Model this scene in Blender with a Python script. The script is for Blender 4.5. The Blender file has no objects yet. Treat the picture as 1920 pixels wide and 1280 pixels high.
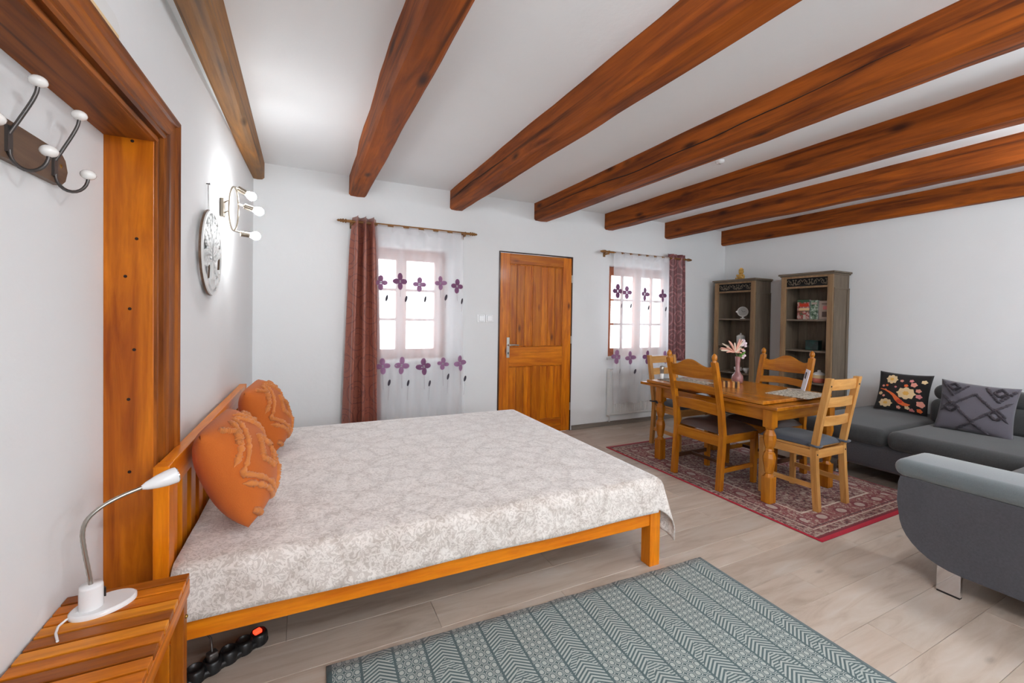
import bpy, bmesh, math, random
from mathutils import Vector, Matrix, noise
random.seed(7)
R_ = math.radians
scene = bpy.context.scene
COL = scene.collection

# ------------------------------------------------------------------ camera
FPX, YAW, PITCH, ROLL, CY, CAMH = 804.372, R_(25.977), R_(-0.9), R_(0.9), 608.062, 1.35
_fw = Vector((math.sin(YAW)*math.cos(PITCH), math.cos(YAW)*math.cos(PITCH), math.sin(PITCH)))
_rt = Vector((math.cos(YAW), -math.sin(YAW), 0)); _up = _rt.cross(_fw)
_R = math.cos(ROLL)*_rt + math.sin(ROLL)*_up
_U = -math.sin(ROLL)*_rt + math.cos(ROLL)*_up
cd = bpy.data.cameras.new('camera'); cam = bpy.data.objects.new('camera', cd); COL.objects.link(cam)
cd.sensor_width = 36; cd.lens = 36*FPX/1920; cd.shift_y = -(640-CY)/1920
cd.clip_start = 0.02; cd.clip_end = 100
cam.matrix_world = Matrix(((_R.x, _U.x, -_fw.x, 0), (_R.y, _U.y, -_fw.y, 0), (_R.z, _U.z, -_fw.z, CAMH), (0, 0, 0, 1)))
scene.camera = cam

# ------------------------------------------------------------------ world, light, exposure
scene.view_settings.view_transform = 'Standard'; scene.view_settings.look = 'None'
scene.view_settings.gamma = 1; scene.view_settings.use_curve_mapping = False
scene.view_settings.exposure = 0.42
world = bpy.data.worlds.new('overcast_sky'); scene.world = world; world.use_nodes = True
bg = world.node_tree.nodes['Background']; bg.inputs[0].default_value = (0.85, 0.93, 1.0, 1); bg.inputs[1].default_value = 5.0
scene.cycles.max_bounces = 7; scene.cycles.diffuse_bounces = 4; scene.cycles.glossy_bounces = 3; scene.cycles.transparent_max_bounces = 8

def area_light(name, loc, rot, sx, sy, power, col):
    l = bpy.data.lights.new(name, 'AREA'); l.shape = 'RECTANGLE'; l.size = sx; l.size_y = sy
    l.energy = power; l.color = col
    o = bpy.data.objects.new(name, l); COL.objects.link(o); o.location = loc; o.rotation_euler = rot
    return o
# added fill light from behind the camera, set in two invented windows
YB = -1.5
for _x, _p in ((1.2, 16), (3.9, 8)):
    area_light('back_fill_light', (_x, YB-0.12, 1.5), (R_(90), 0, 0), 1.25, 1.35, _p, (0.82, 0.92, 1.0))

# ------------------------------------------------------------------ constants of the room
YF, XR, ZC = 4.342, 5.60, 2.665
WANG = R_(1.8); WT = math.tan(WANG)
def xw(y): return -0.395 - WT*(YF-y)          # left wall surface at depth y

# ------------------------------------------------------------------ materials
def lin(c):
    c /= 255.0
    return c/12.92 if c <= 0.04045 else ((c+0.055)/1.055)**2.4
def C(r, g, b): return (lin(r), lin(g), lin(b), 1)

class NT:
    def __init__(s, name):
        s.mat = bpy.data.materials.new(name); s.mat.use_nodes = True
        s.t = s.mat.node_tree; s.n = s.t.nodes; s.l = s.t.links
        s.b = s.n['Principled BSDF']; s.out = s.n['Material Output']
    def put(s, sock, v):
        if isinstance(v, bpy.types.NodeSocket): s.l.new(v, sock)
        elif v is not None: sock.default_value = v
    def set(s, **kw):
        for k, v in kw.items():
            s.put(s.b.inputs[k.replace('_', ' ')], v)
        return s
    def m(s, op, a, b=None, c=None):
        n = s.n.new('ShaderNodeMath'); n.operation = op
        for i, v in enumerate((a, b, c)):
            if v is not None: s.put(n.inputs[i], v)
        return n.outputs[0]
    def coord(s, which='Object'): return s.n.new('ShaderNodeTexCoord').outputs[which]
    def sep(s, v):
        n = s.n.new('ShaderNodeSeparateXYZ'); s.l.new(v, n.inputs[0]); return n.outputs
    def comb(s, x, y, z):
        n = s.n.new('ShaderNodeCombineXYZ')
        for i, v in enumerate((x, y, z)): s.put(n.inputs[i], v)
        return n.outputs[0]
    def mapping(s, v, scale=(1, 1, 1), loc=None):
        n = s.n.new('ShaderNodeMapping'); s.l.new(v, n.inputs['Vector']); n.inputs['Scale'].default_value = scale
        if loc is not None: s.put(n.inputs['Location'], loc)
        return n.outputs[0]
    def noise(s, v, scale=5, detail=4, rough=0.55, dist=0):
        n = s.n.new('ShaderNodeTexNoise'); s.l.new(v, n.inputs['Vector'])
        n.inputs['Scale'].default_value = scale; n.inputs['Detail'].default_value = detail
        n.inputs['Roughness'].default_value = rough; n.inputs['Distortion'].default_value = dist
        return n.outputs['Fac']
    def voro(s, v, scale=5, feature='F1', out='Distance', rnd=1):
        n = s.n.new('ShaderNodeTexVoronoi'); n.feature = feature; s.l.new(v, n.inputs['Vector'])
        n.inputs['Scale'].default_value = scale; n.inputs['Randomness'].default_value = rnd
        return n.outputs[out]
    def ramp(s, f, stops):
        n = s.n.new('ShaderNodeValToRGB'); s.l.new(f, n.inputs[0]); e = n.color_ramp.elements
        while len(e) < len(stops): e.new(0.5)
        for q, (p, c) in zip(e, stops):
            q.position = p; q.color = c if hasattr(c, '__len__') else (c, c, c, 1)
        return n.outputs[0]
    def mix(s, f, a, b, mode='MIX'):
        n = s.n.new('ShaderNodeMix'); n.data_type = 'RGBA'; n.blend_type = mode
        s.put(n.inputs[0], f); s.put(n.inputs[6], a); s.put(n.inputs[7], b)
        return n.outputs[2]
    def rnd(s): return s.n.new('ShaderNodeObjectInfo').outputs['Random']
    def bump(s, h, strength=0.3, dist=0.01):
        n = s.n.new('ShaderNodeBump'); n.inputs['Strength'].default_value = strength; n.inputs['Distance'].default_value = dist
        s.l.new(h, n.inputs['Height']); s.l.new(n.outputs[0], s.b.inputs['Normal'])

def plain(name, col, rough=0.5, metal=0.0, bumps=None, coat=0.0, var=0.0):
    t = NT(name); t.set(Base_Color=col, Roughness=rough, Metallic=metal, Coat_Weight=coat)
    if bumps or var:
        c = t.coord()
        nz = t.noise(c, (bumps or (20,))[0], 3)
        if var:
            d = tuple(x*(1-var) for x in col[:3])+(1,)
            t.set(Base_Color=t.mix(nz, d, col))
        if bumps: t.bump(nz, bumps[1], bumps[2])
    return t.mat

def wood(name, light, dark, axis='x', rough=0.4, coat=0.0, knots=0.5, scale=1.0, vary=0.25, bump=0.15, streak=0.0, kd_=5):
    t = NT(name); c = t.coord(); r = t.rnd()
    off = t.comb(t.m('MULTIPLY', r, 37.0), t.m('MULTIPLY', r, 91.0), t.m('MULTIPLY', r, 53.0))
    sc = {'x': (1.0, 11, 11), 'y': (11, 1.0, 11), 'z': (11, 11, 1.0)}[axis]
    sk = {'x': (0.45, 1.2, 1.2), 'y': (1.2, 0.45, 1.2), 'z': (1.2, 1.2, 0.45)}[axis]
    v = t.mapping(c, tuple(q*scale for q in sc), off)
    g = t.noise(v, 2.2, 7, 0.6, 0.6)
    fine = t.noise(v, 11, 3, 0.6)
    col = t.ramp(g, [(0.3, dark), (0.68, light)])
    fv = t.m('MULTIPLY_ADD', fine, 0.35, 0.82)
    col = t.mix(1.0, col, t.comb(fv, fv, fv), 'MULTIPLY')
    if vary:
        vv = t.m('MULTIPLY_ADD', r, vary, 1.0-vary/2)
        col = t.mix(1.0, col, t.comb(vv, vv, vv), 'MULTIPLY')
    if knots:
        kv = t.mapping(c, tuple(q*scale*kd_ for q in sk), off)
        d = t.voro(kv, 1.0)
        k = t.ramp(d, [(0.05, 1.0), (0.19, 0.0)])
        kd = tuple(x*0.35 for x in dark[:3])+(1,)
        col = t.mix(t.m('MULTIPLY', k, knots), col, kd)
    if streak:
        sv = t.mapping(c, tuple(q*scale*(0.5 if q == 1.0 else 1.6) for q in sc), off)
        st = t.ramp(t.noise(sv, 2.0, 2, 0.5, 0.3), [(0.58, 0.0), (0.68, 1.0)])
        col = t.mix(t.m('MULTIPLY', st, streak), col, tuple(x*0.45 for x in dark[:3])+(1,))
    t.set(Base_Color=col, Roughness=rough, Coat_Weight=coat*0.6, Coat_Roughness=0.15, Specular_IOR_Level=0.3)
    if bump: t.bump(g, bump, 0.004)
    return t.mat

M = {}
def plaster(name, a, b):
    t = NT(name); c = t.coord('Object')
    n1 = t.noise(c, 1.3, 5, 0.6); n2 = t.noise(c, 9, 5, 0.6)
    t.set(Base_Color=t.mix(n1, a, b), Roughness=0.9)
    t.bump(n2, 0.12, 0.02); return t.mat
M['wall'] = plaster('wall_plaster', C(236, 237, 237), C(228, 229, 229))
M['ceil'] = plaster('ceiling_plaster', C(244, 245, 245), C(237, 238, 239))

def floor_mat():
    t = NT('laminate_plank'); c = t.coord(); r = t.rnd()
    off = t.comb(t.m('MULTIPLY', r, 71.0), t.m('MULTIPLY', r, 33.0), 0)
    v = t.mapping(c, (0.9, 6, 6), off); g = t.noise(v, 2.4, 6, 0.6, 0.8)
    v2 = t.mapping(c, (0.8, 2.0, 1), off); n2 = t.noise(v2, 1.6, 3)
    col = t.ramp(g, [(0.28, C(160, 146, 132)), (0.5, C(190, 178, 165)), (0.75, C(204, 198, 190))])
    col = t.mix(t.m('MULTIPLY', n2, 0.6), col, C(192, 165, 143))
    vv = t.m('MULTIPLY_ADD', r, 0.14, 0.93); col = t.mix(1.0, col, t.comb(vv, vv, vv), 'MULTIPLY')
    k = t.ramp(t.voro(t.mapping(c, (2.2, 6, 1), off), 1.0), [(0.03, 1.0), (0.1, 0.0)])
    col = t.mix(t.m('MULTIPLY', k, 0.35), col, C(95, 84, 76))
    t.set(Base_Color=col, Roughness=0.42); t.bump(g, 0.05, 0.003); return t.mat
M['plank'] = floor_mat()
M['subfloor'] = plain('floor_underlay', C(110, 98, 88), 0.8)
M['skirt'] = wood('skirting_wood', C(140, 130, 120), C(112, 102, 94), 'x', 0.5, knots=0)

M['beam'] = wood('beam_wood', C(174, 88, 14), C(86, 34, 4), 'y', 0.65, knots=0.9, scale=0.6, vary=0.2, bump=0.45, streak=0.75, kd_=8)
M['beam_old'] = wood('beam_wood_worn', C(186, 126, 64), C(118, 94, 72), 'y', 0.65, knots=1.0, scale=0.6, bump=0.45, streak=0.6, kd_=8)
M['crack'] = plain('crack_dark', C(40, 18, 10), 0.9)
for ax in 'xyz':
    M['bed_'+ax] = wood('bed_pine_'+ax, C(236, 142, 18), C(208, 104, 4), ax, 0.35, 0.25, 0.35)
    M['door_'+ax] = wood('door_pine_'+ax, C(212, 124, 8), C(158, 72, 2), ax, 0.38, 0.2, 0.95, vary=0.3, streak=0.3, kd_=7)
    M['ns_'+ax] = wood('nightstand_acacia_'+ax, C(212, 122, 22), C(152, 72, 6), ax, 0.4, 0.1, 0.15, vary=0.75)
    M['oak_'+ax] = wood('honey_oak_'+ax, C(190, 120, 28), C(148, 82, 10), ax, 0.25, 0.5, 0.0, vary=0.12)
    M['pine_'+ax] = wood('pale_pine_'+ax, C(214, 162, 96), C(186, 128, 64), ax, 0.4, 0.1, 0.25, vary=0.2)
    M['jamb_'+ax] = wood('jamb_pine_'+ax, C(218, 124, 14), C(146, 64, 4), ax, 0.35, 0.2, 0.9, scale=0.7, streak=0.35, kd_=7)
    M['casing_'+ax] = wood('casing_wood_'+ax, C(172, 96, 26), C(96, 44, 8), ax, 0.55, 0.0, 0.6, scale=0.8, streak=0.7)
    M['book_'+ax] = wood('taupe_wood_'+ax, C(122, 108, 92), C(98, 86, 72), ax, 0.55, 0, 0.1, vary=0.1)
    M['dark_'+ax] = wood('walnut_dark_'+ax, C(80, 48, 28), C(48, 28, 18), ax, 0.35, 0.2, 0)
    M['win_'+ax] = wood('window_frame_wood_'+ax, C(176, 104, 70), C(140, 74, 44), ax, 0.4, 0.1, 0.1)
M['nsl_x'] = wood('nightstand_acacia_pale', C(228, 146, 38), C(180, 98, 16), 'x', 0.4, 0.1, 0.1, vary=0.3)
M['nsd_x'] = wood('nightstand_acacia_deep', C(168, 92, 20), C(112, 52, 8), 'x', 0.4, 0.1, 0.1, vary=0.3)
M['rodwood'] = wood('rod_wood', C(150, 104, 52), C(112, 72, 30), 'x', 0.4, 0.2, 0)
M['bookedge'] = wood('taupe_edge', C(156, 126, 92), C(126, 98, 70), 'z', 0.5, 0, 0)
M['white'] = plain('white_gloss_plastic', C(238, 238, 238), 0.25, coat=0.3)
M['whitemat'] = plain('white_matte', C(226, 226, 224), 0.5)
M['porcelain'] = plain('white_porcelain', C(240, 238, 234), 0.12, coat=0.6)
M['iron'] = plain('grey_iron', C(96, 92, 90), 0.4, 0.8)
M['steel'] = plain('brushed_steel', C(178, 174, 166), 0.3, 1.0)
M['chrome'] = plain('chrome', C(225, 225, 228), 0.06, 1.0)
M['nickel'] = plain('satin_nickel', C(150, 140, 126), 0.35, 1.0)
M['black'] = plain('black_plastic', C(22, 22, 23), 0.35)
M['blackmat'] = plain('black_matte', C(20, 19, 19), 0.8)
M['rackwood'] = wood('rack_wood', C(112, 88, 70), C(84, 64, 50), 'y', 0.45, 0.1, 0)
M['leather'] = plain('brown_leather', C(72, 54, 48), 0.3, bumps=(120, 0.2, 0.002), coat=0.15)
M['brass'] = plain('dull_brass', C(160, 130, 70), 0.35, 1.0)

def emis(name, col, s):
    t = NT(name); t.set(Base_Color=col, Emission_Color=col, Emission_Strength=s); return t.mat
M['bulb'] = emis('lit_bulb', (0.95, 0.975, 1.0, 1), 102)
M['bulb2'] = emis('lit_ceiling_bulb', (0.89, 0.95, 1.0, 1), 320)
M['fill_bulb'] = emis('added_fill_bulb', (0.89, 0.95, 1.0, 1), 300)  # glow of the added fill lamp behind the camera
M['redled'] = emis('red_switch_glow', (1.0, 0.03, 0.01, 1), 3)

def fabric(name, a, b, scale=300, rough=0.95, sheen=0.3, bump=0.25, low=3):
    t = NT(name); c = t.coord(); n = t.noise(c, scale, 2); n2 = t.noise(c, low, 4)
    col = t.mix(t.m('MULTIPLY_ADD', n, 0.6, t.m('MULTIPLY', n2, 0.4)), a, b)
    t.set(Base_Color=col, Roughness=rough, Sheen_Weight=sheen, Sheen_Roughness=0.5)
    t.bump(n, bump, 0.002); return t.mat
M['rust'] = fabric('rust_cotton', C(184, 90, 26), C(204, 108, 36), 250, sheen=0.1)
M['rusttuft'] = fabric('rust_tufting', C(200, 112, 46), C(228, 146, 76), 400, sheen=0.2, bump=0.8)
M['sofa'] = fabric('charcoal_sofa_weave', C(40, 41, 41), C(72, 73, 73), 120, sheen=0.2)
M['sofaside'] = fabric('slate_sofa_side', C(50, 49, 53), C(86, 85, 90), 120, sheen=0.25)
M['sofaarm'] = fabric('sofa_arm_weave', C(86, 92, 94), C(110, 118, 120), 220, sheen=0.4)
M['pad'] = fabric('slate_chair_pad', C(62, 68, 78), C(84, 90, 100), 260, sheen=0.2)
M['greycush'] = fabric('mauve_grey_cushion', C(84, 80, 88), C(100, 96, 104), 260, sheen=0.2)
M['greytuft'] = fabric('dark_plum_tuft', C(52, 46, 54), C(66, 58, 66), 380, sheen=0.3, bump=0.6)
M['floral'] = fabric('black_print_cloth', C(24, 22, 22), C(34, 30, 30), 260, sheen=0.1)
M['mattress'] = fabric('mattress_ticking', C(225, 222, 216), C(235, 232, 228), 200)
def flat(n, r, g, b, rough=0.85): M[n] = plain(n, C(r, g, b), rough)
flat('print_cream', 226, 196, 150); flat('print_orange', 226, 106, 52); flat('print_pink', 226, 150, 132); flat('print_red', 200, 62, 36); flat('print_yellow', 226, 172, 84)
flat('print_rose', 214, 130, 130); flat('print_sage', 120, 130, 96)

def bedspread_mat():
    t = NT('damask_bedspread'); c = t.coord()
    w = t.n.new('ShaderNodeTexNoise'); t.l.new(c, w.inputs['Vector']); w.inputs['Scale'].default_value = 9; w.inputs['Detail'].default_value = 2
    v = t.mix(0.10, c, w.outputs['Color'])
    big = t.voro(v, 6.5, 'DISTANCE_TO_EDGE')
    cur = t.noise(c, 36, 3, 0.6, 2.4)
    f1 = t.ramp(cur, [(0.42, 0.0), (0.56, 1.0)])
    f2 = t.ramp(big, [(0.0, 0.0), (0.16, 1.0)])
    f = t.m('MULTIPLY_ADD', f1, 0.62, t.m('MULTIPLY', f2, 0.38))
    col = t.mix(f, C(188, 175, 165), C(238, 230, 223))
    t.set(Base_Color=col, Roughness=0.75, Sheen_Weight=1.0, Sheen_Roughness=0.4, Sheen_Tint=(1, 1, 1, 1))
    t.bump(t.m('ADD', f, t.m('MULTIPLY', t.noise(c, 260, 2), 0.25)), 0.35, 0.004); return t.mat
M['spread'] = bedspread_mat()

def teal_rug_mat(w, l, bw):
    t = NT('teal_flatweave'); x, y, z = t.sep(t.coord())
    k = t.m('DIVIDE', x, bw); fi = t.m('FLOOR', k); fx = t.m('SUBTRACT', k, fi)
    par = t.m('MODULO', t.m('ABSOLUTE', fi), 2.0)
    tri = t.m('ABSOLUTE', t.m('SUBTRACT', fx, 0.5))
    # chevron rows
    ph = t.m('MULTIPLY_ADD', tri, 1.3*bw/0.017/2, t.m('DIVIDE', y, 0.017))
    ch = t.m('GREATER_THAN', t.m('FRACT', ph), 0.5)
    pl = t.m('GREATER_THAN', t.m('FRACT', t.m('DIVIDE', y, 0.011)), 0.5); blk = t.m('LESS_THAN', t.m('FRACT', t.m('ADD', t.m('DIVIDE', y, 0.16), tri)), 0.24)
    ch = t.m('ADD', t.m('MULTIPLY', blk, pl), t.m('MULTIPLY', t.m('SUBTRACT', 1.0, blk), ch))
    # lattice with dots
    a = t.m('SINE', t.m('MULTIPLY', x, math.pi/(bw/4.0))); b = t.m('SINE', t.m('MULTIPLY', y, math.pi/0.034))
    q = t.m('MULTIPLY', a, b)
    q = t.m('ABSOLUTE', q); lat = t.m('MAXIMUM', t.m('GREATER_THAN', q, 0.62), t.m('LESS_THAN', t.m('ABSOLUTE', t.m('SUBTRACT', q, 0.22)), 0.11))
    pat = t.m('ADD', t.m('MULTIPLY', par, ch), t.m('MULTIPLY', t.m('SUBTRACT', 1.0, par), lat))
    # band separators + border
    sepl = t.m('GREATER_THAN', tri, 0.462)
    ed = t.m('SUBTRACT', w/2, t.m('ABSOLUTE', x))
    bd = t.m('LESS_THAN', ed, 0.02)
    dark = t.m('MAXIMUM', sepl, bd)
    pat = t.m('MULTIPLY', pat, t.m('SUBTRACT', 1.0, dark))
    n = t.noise(t.coord(), 90, 2)
    col = t.mix(t.m('MULTIPLY', pat, 0.95), C(70, 90, 93), C(184, 190, 183))
    col = t.mix(t.m('MULTIPLY', n, 0.25), col, C(120, 136, 134))
    t.set(Base_Color=col, Roughness=0.92, Sheen_Weight=0.15); t.bump(t.m('ADD', pat, n), 0.4, 0.002); return t.mat

def red_rug_mat(w, l):
    t = NT('persian_rug'); c = t.coord(); x, y, z = t.sep(c)
    ax = t.m('SUBTRACT', w/2, t.m('ABSOLUTE', x)); ay = t.m('SUBTRACT', l/2, t.m('ABSOLUTE', y))
    ed = t.m('MINIMUM', ax, ay)
    v1 = t.voro(c, 30, out='Color'); s1 = t.sep(v1)
    n1 = t.noise(c, 38, 3, 0.6, 1.0)
    base = t.ramp(n1, [(0.36, C(64, 40, 38)), (0.46, C(112, 44, 48)), (0.53, C(140, 114, 102)), (0.66, C(172, 156, 142))])
    # field darker, medallions
    isx = t.m('LESS_THAN', ax, ay); al = t.m('ADD', t.m('MULTIPLY', isx, y), t.m('MULTIPLY', t.m('SUBTRACT', 1.0, isx), x))
    mx = t.m('SUBTRACT', t.m('FRACT', t.m('DIVIDE', al, 0.24)), 0.5)
    mb = t.m('SUBTRACT', ed, 0.20)
    e = t.m('SQRT', t.m('ADD', t.m('POWER', t.m('MULTIPLY', mx, 0.24/0.042), 2.0), t.m('POWER', t.m('DIVIDE', mb, 0.030), 2.0)))
    med = t.m('LESS_THAN', e, 1.0); ring = t.m('LESS_THAN', t.m('ABSOLUTE', t.m('SUBTRACT', e, 1.25)), 0.25)
    band = t.m('LESS_THAN', t.m('ABSOLUTE', t.m('SUBTRACT', ed, 0.2)), 0.085)
    col = base
    redfield = t.ramp(t.noise(c, 55, 2, 0.6, 0.8), [(0.42, C(128, 34, 44)), (0.54, C(120, 60, 58)), (0.62, C(186, 168, 152))])
    col = t.mix(t.m('MULTIPLY', band, 0.7), col, redfield)
    col = t.mix(ring, col, C(110, 36, 42)); col = t.mix(t.m('MULTIPLY', med, 0.7), col, C(180, 166, 154))
    for d, th, cc in ((0.115, 0.004, C(190, 172, 156)), (0.06, 0.003, C(180, 160, 146)), (0.29, 0.007, C(196, 180, 164)), (0.135, 0.004, C(70, 30, 34))):
        col = t.mix(t.m('LESS_THAN', t.m('ABSOLUTE', t.m('SUBTRACT', ed, d)), th), col, cc)
    col = t.mix(t.m('LESS_THAN', ay, 0.05), col, C(110, 20, 34))
    red = t.m('MAXIMUM', t.m('LESS_THAN', ax, 0.018), t.m('LESS_THAN', ay, 0.03))
    col = t.mix(red, col, C(168, 22, 44))
    t.set(Base_Color=col, Roughness=0.95, Sheen_Weight=0.1); t.bump(t.noise(c, 220, 2), 0.5, 0.003); return t.mat

def drape_mat(name, base, pat, cell, thick):
    t = NT(name); x, y, z = t.sep(t.coord())
    w = t.noise(t.coord(), 3.0, 2)
    u = t.m('DIVIDE', t.m('MULTIPLY_ADD', w, 0.08, x), cell); vv = t.m('DIVIDE', z, cell*1.25)
    u = t.m('ADD', u, t.m('MULTIPLY', t.m('MODULO', t.m('ABSOLUTE', t.m('FLOOR', vv)), 2.0), 0.5))
    a = t.m('SUBTRACT', t.m('FRACT', u), 0.5); b = t.m('SUBTRACT', t.m('FRACT', vv), 0.5)
    d = t.m('SQRT', t.m('ADD', t.m('POWER', a, 2.0), t.m('POWER', b, 2.0)))
    r1 = t.m('LESS_THAN', t.m('ABSOLUTE', t.m('SUBTRACT', d, 0.42)), thick)
    r2 = t.m('LESS_THAN', t.m('ABSOLUTE', t.m('SUBTRACT', d, 0.22)), thick*0.8)
    r3 = t.m('GREATER_THAN', t.noise(t.coord(), 24, 2, 0.5, 1.5), 0.63)
    f = t.m('MAXIMUM', t.m('MAXIMUM', r1, r2), r3)
    col = t.mix(t.m('MULTIPLY', f, 0.8), base, pat)
    t.set(Base_Color=col, Roughness=0.42, Sheen_Weight=0.3, Specular_IOR_Level=0.6); return t.mat
M['drape_brown'] = drape_mat('bronze_plum_satin', C(150, 82, 62), C(108, 52, 46), 0.2, 0.02)
M['drape_wine'] = drape_mat('wine_scroll_satin', C(104, 44, 48), C(164, 100, 100), 0.20, 0.035)

def sheer_mat():
    t = NT('sheer_voile'); tr = t.n.new('ShaderNodeBsdfTransparent'); tl = t.n.new('ShaderNodeBsdfTranslucent'); df = t.n.new('ShaderNodeBsdfDiffuse')
    for q in (tl, df): q.inputs['Color'].default_value = (0.88, 0.88, 0.9, 1)
    a = t.n.new('ShaderNodeMixShader'); a.inputs[0].default_value = 0.55; t.l.new(tl.outputs[0], a.inputs[1]); t.l.new(df.outputs[0], a.inputs[2])
    b = t.n.new('ShaderNodeMixShader')
    lw = t.n.new('ShaderNodeLayerWeight'); lw.inputs['Blend'].default_value = 0.35
    f = t.m('MULTIPLY_ADD', lw.outputs['Facing'], 0.4, 0.5)
    t.l.new(f, b.inputs[0]); t.l.new(tr.outputs[0], b.inputs[1]); t.l.new(a.outputs[0], b.inputs[2])
    t.l.new(b.outputs[0], t.out.inputs['Surface']); return t.mat
M['sheer'] = sheer_mat()
def glass_mat():
    t = NT('window_glass'); tr = t.n.new('ShaderNodeBsdfTransparent'); gl = t.n.new('ShaderNodeBsdfGlossy'); gl.inputs['Roughness'].default_value = 0.02
    b = t.n.new('ShaderNodeMixShader'); b.inputs[0].default_value = 0.06
    t.l.new(tr.outputs[0], b.inputs[1]); t.l.new(gl.outputs[0], b.inputs[2]); t.l.new(b.outputs[0], t.out.inputs['Surface']); return t.mat
M['glass'] = glass_mat()
flat('petal_purple', 152, 110, 144); flat('petal_dark', 122, 78, 112); flat('leafdark', 62, 56, 66); flat('stemgrey', 150, 140, 146)

# ------------------------------------------------------------------ mesh builder
class MB:
    def __init__(s): s.v = []; s.f = []; s.sm = []; s.M = Matrix.Identity(4)
    def add(s, vs, fs, smooth=False):
        o = len(s.v); s.v += [tuple(s.M @ Vector(p)) for p in vs]
        s.f += [tuple(i+o for i in f) for f in fs]; s.sm += [smooth]*len(fs); return s
    def box(s, x0, x1, y0, y1, z0, z1):
        vs = [(x0, y0, z0), (x1, y0, z0), (x1, y1, z0), (x0, y1, z0), (x0, y0, z1), (x1, y0, z1), (x1, y1, z1), (x0, y1, z1)]
        return s.add(vs, [(3, 2, 1, 0), (4, 5, 6, 7), (0, 1, 5, 4), (1, 2, 6, 5), (2, 3, 7, 6), (3, 0, 4, 7)])
    def hexa(s, vs, smooth=False):
        return s.add(vs, [(3, 2, 1, 0), (4, 5, 6, 7), (0, 1, 5, 4), (1, 2, 6, 5), (2, 3, 7, 6), (3, 0, 4, 7)], smooth)
    def bmesh(s, bm, smooth=True):
        bm.verts.index_update()
        s.add([v.co[:] for v in bm.verts], [[v.index for v in f.verts] for f in bm.faces], smooth); bm.free(); return s
    def rbox(s, x0, x1, y0, y1, z0, z1, r=0.03, seg=4):
        bm = bmesh.new(); bmesh.ops.create_cube(bm, size=1)
        for v in bm.verts: v.co = ((x0+x1)/2+v.co.x*(x1-x0), (y0+y1)/2+v.co.y*(y1-y0), (z0+z1)/2+v.co.z*(z1-z0))
        bmesh.ops.bevel(bm, geom=bm.edges[:], offset=r, segments=seg, profile=0.5, affect='EDGES')
        return s.bmesh(bm)
    def tube(s, path, r, seg=8, caps=True):
        P = [Vector(p) for p in path]; n = len(P); rr = r if hasattr(r, '__len__') else [r]*n
        t0 = (P[1]-P[0]).normalized(); a = Vector((0, 0, 1)) if abs(t0.z) < 0.9 else Vector((1, 0, 0))
        nrm = t0.cross(a).normalized(); vs = []; fs = []
        for i in range(n):
            t = (P[min(i+1, n-1)]-P[max(i-1, 0)]).normalized()
            nrm = (nrm - t*nrm.dot(t)).normalized(); b = t.cross(nrm)
            for k in range(seg):
                an = 2*math.pi*k/seg; vs.append(P[i]+(nrm*math.cos(an)+b*math.sin(an))*rr[i])
        for i in range(n-1):
            for k in range(seg):
                k2 = (k+1) % seg; fs.append((i*seg+k, i*seg+k2, (i+1)*seg+k2, (i+1)*seg+k))
        s.add(vs, fs, True)
        if caps: s.add(vs[:seg], [tuple(range(seg))[::-1]]); s.add(vs[-seg:], [tuple(range(seg))])
        return s
    def lathe(s, prof, cx=0, cy=0, cz=0, seg=20, smooth=True, axis='z', rot=0):
        vs = []; fs = []; n = len(prof)
        for r, h in prof:
            for k in range(seg):
                an = 2*math.pi*k/seg+rot; a, b = r*math.cos(an), r*math.sin(an)
                p = {'z': (a, b, h), 'x': (h, a, b), 'y': (b, h, a)}[axis]
                vs.append((cx+p[0], cy+p[1], cz+p[2]))
        for i in range(n-1):
            for k in range(seg):
                k2 = (k+1) % seg; fs.append((i*seg+k, i*seg+k2, (i+1)*seg+k2, (i+1)*seg+k))
        s.add(vs, fs, smooth)
        if prof[0][0] > 1e-4: s.add(vs[:seg], [tuple(range(seg))[::-1]])
        if prof[-1][0] > 1e-4: s.add(vs[-seg:], [tuple(range(seg))])
        return s
    def prism(s, poly, axis, a0, a1, smooth=False):
        n = len(poly)
        def P(p, a): return {'x': (a, p[0], p[1]), 'y': (p[0], a, p[1]), 'z': (p[0], p[1], a)}[axis]
        vs = [P(p, a0) for p in poly]+[P(p, a1) for p in poly]
        s.add(vs, [tuple(range(n))[::-1], tuple(range(n, 2*n))])
        return s.add(vs, [(i, (i+1) % n, n+(i+1) % n, n+i) for i in range(n)], smooth)
    def grid(s, fn, nu, nv, smooth=True, thick=0):
        vs = [fn(i/nu, j/nv) for j in range(nv+1) for i in range(nu+1)]
        fs = [(j*(nu+1)+i, j*(nu+1)+i+1, (j+1)*(nu+1)+i+1, (j+1)*(nu+1)+i) for j in range(nv) for i in range(nu)]
        return s.add(vs, fs, smooth)
    def ball(s, c, r, seg=14, sc=(1, 1, 1)):
        n = 8; prof = [(max(1e-5, r*math.sin(math.pi*i/n)), -r*math.cos(math.pi*i/n)) for i in range(n+1)]
        vs = []
        for pr, h in prof:
            for k in range(seg):
                an = 2*math.pi*k/seg; vs.append((c[0]+pr*math.cos(an)*sc[0], c[1]+pr*math.sin(an)*sc[1], c[2]+h*sc[2]))
        return s.add(vs, [(i*seg+k, i*seg+(k+1) % seg, (i+1)*seg+(k+1) % seg, (i+1)*seg+k) for i in range(n) for k in range(seg)], True)
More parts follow.
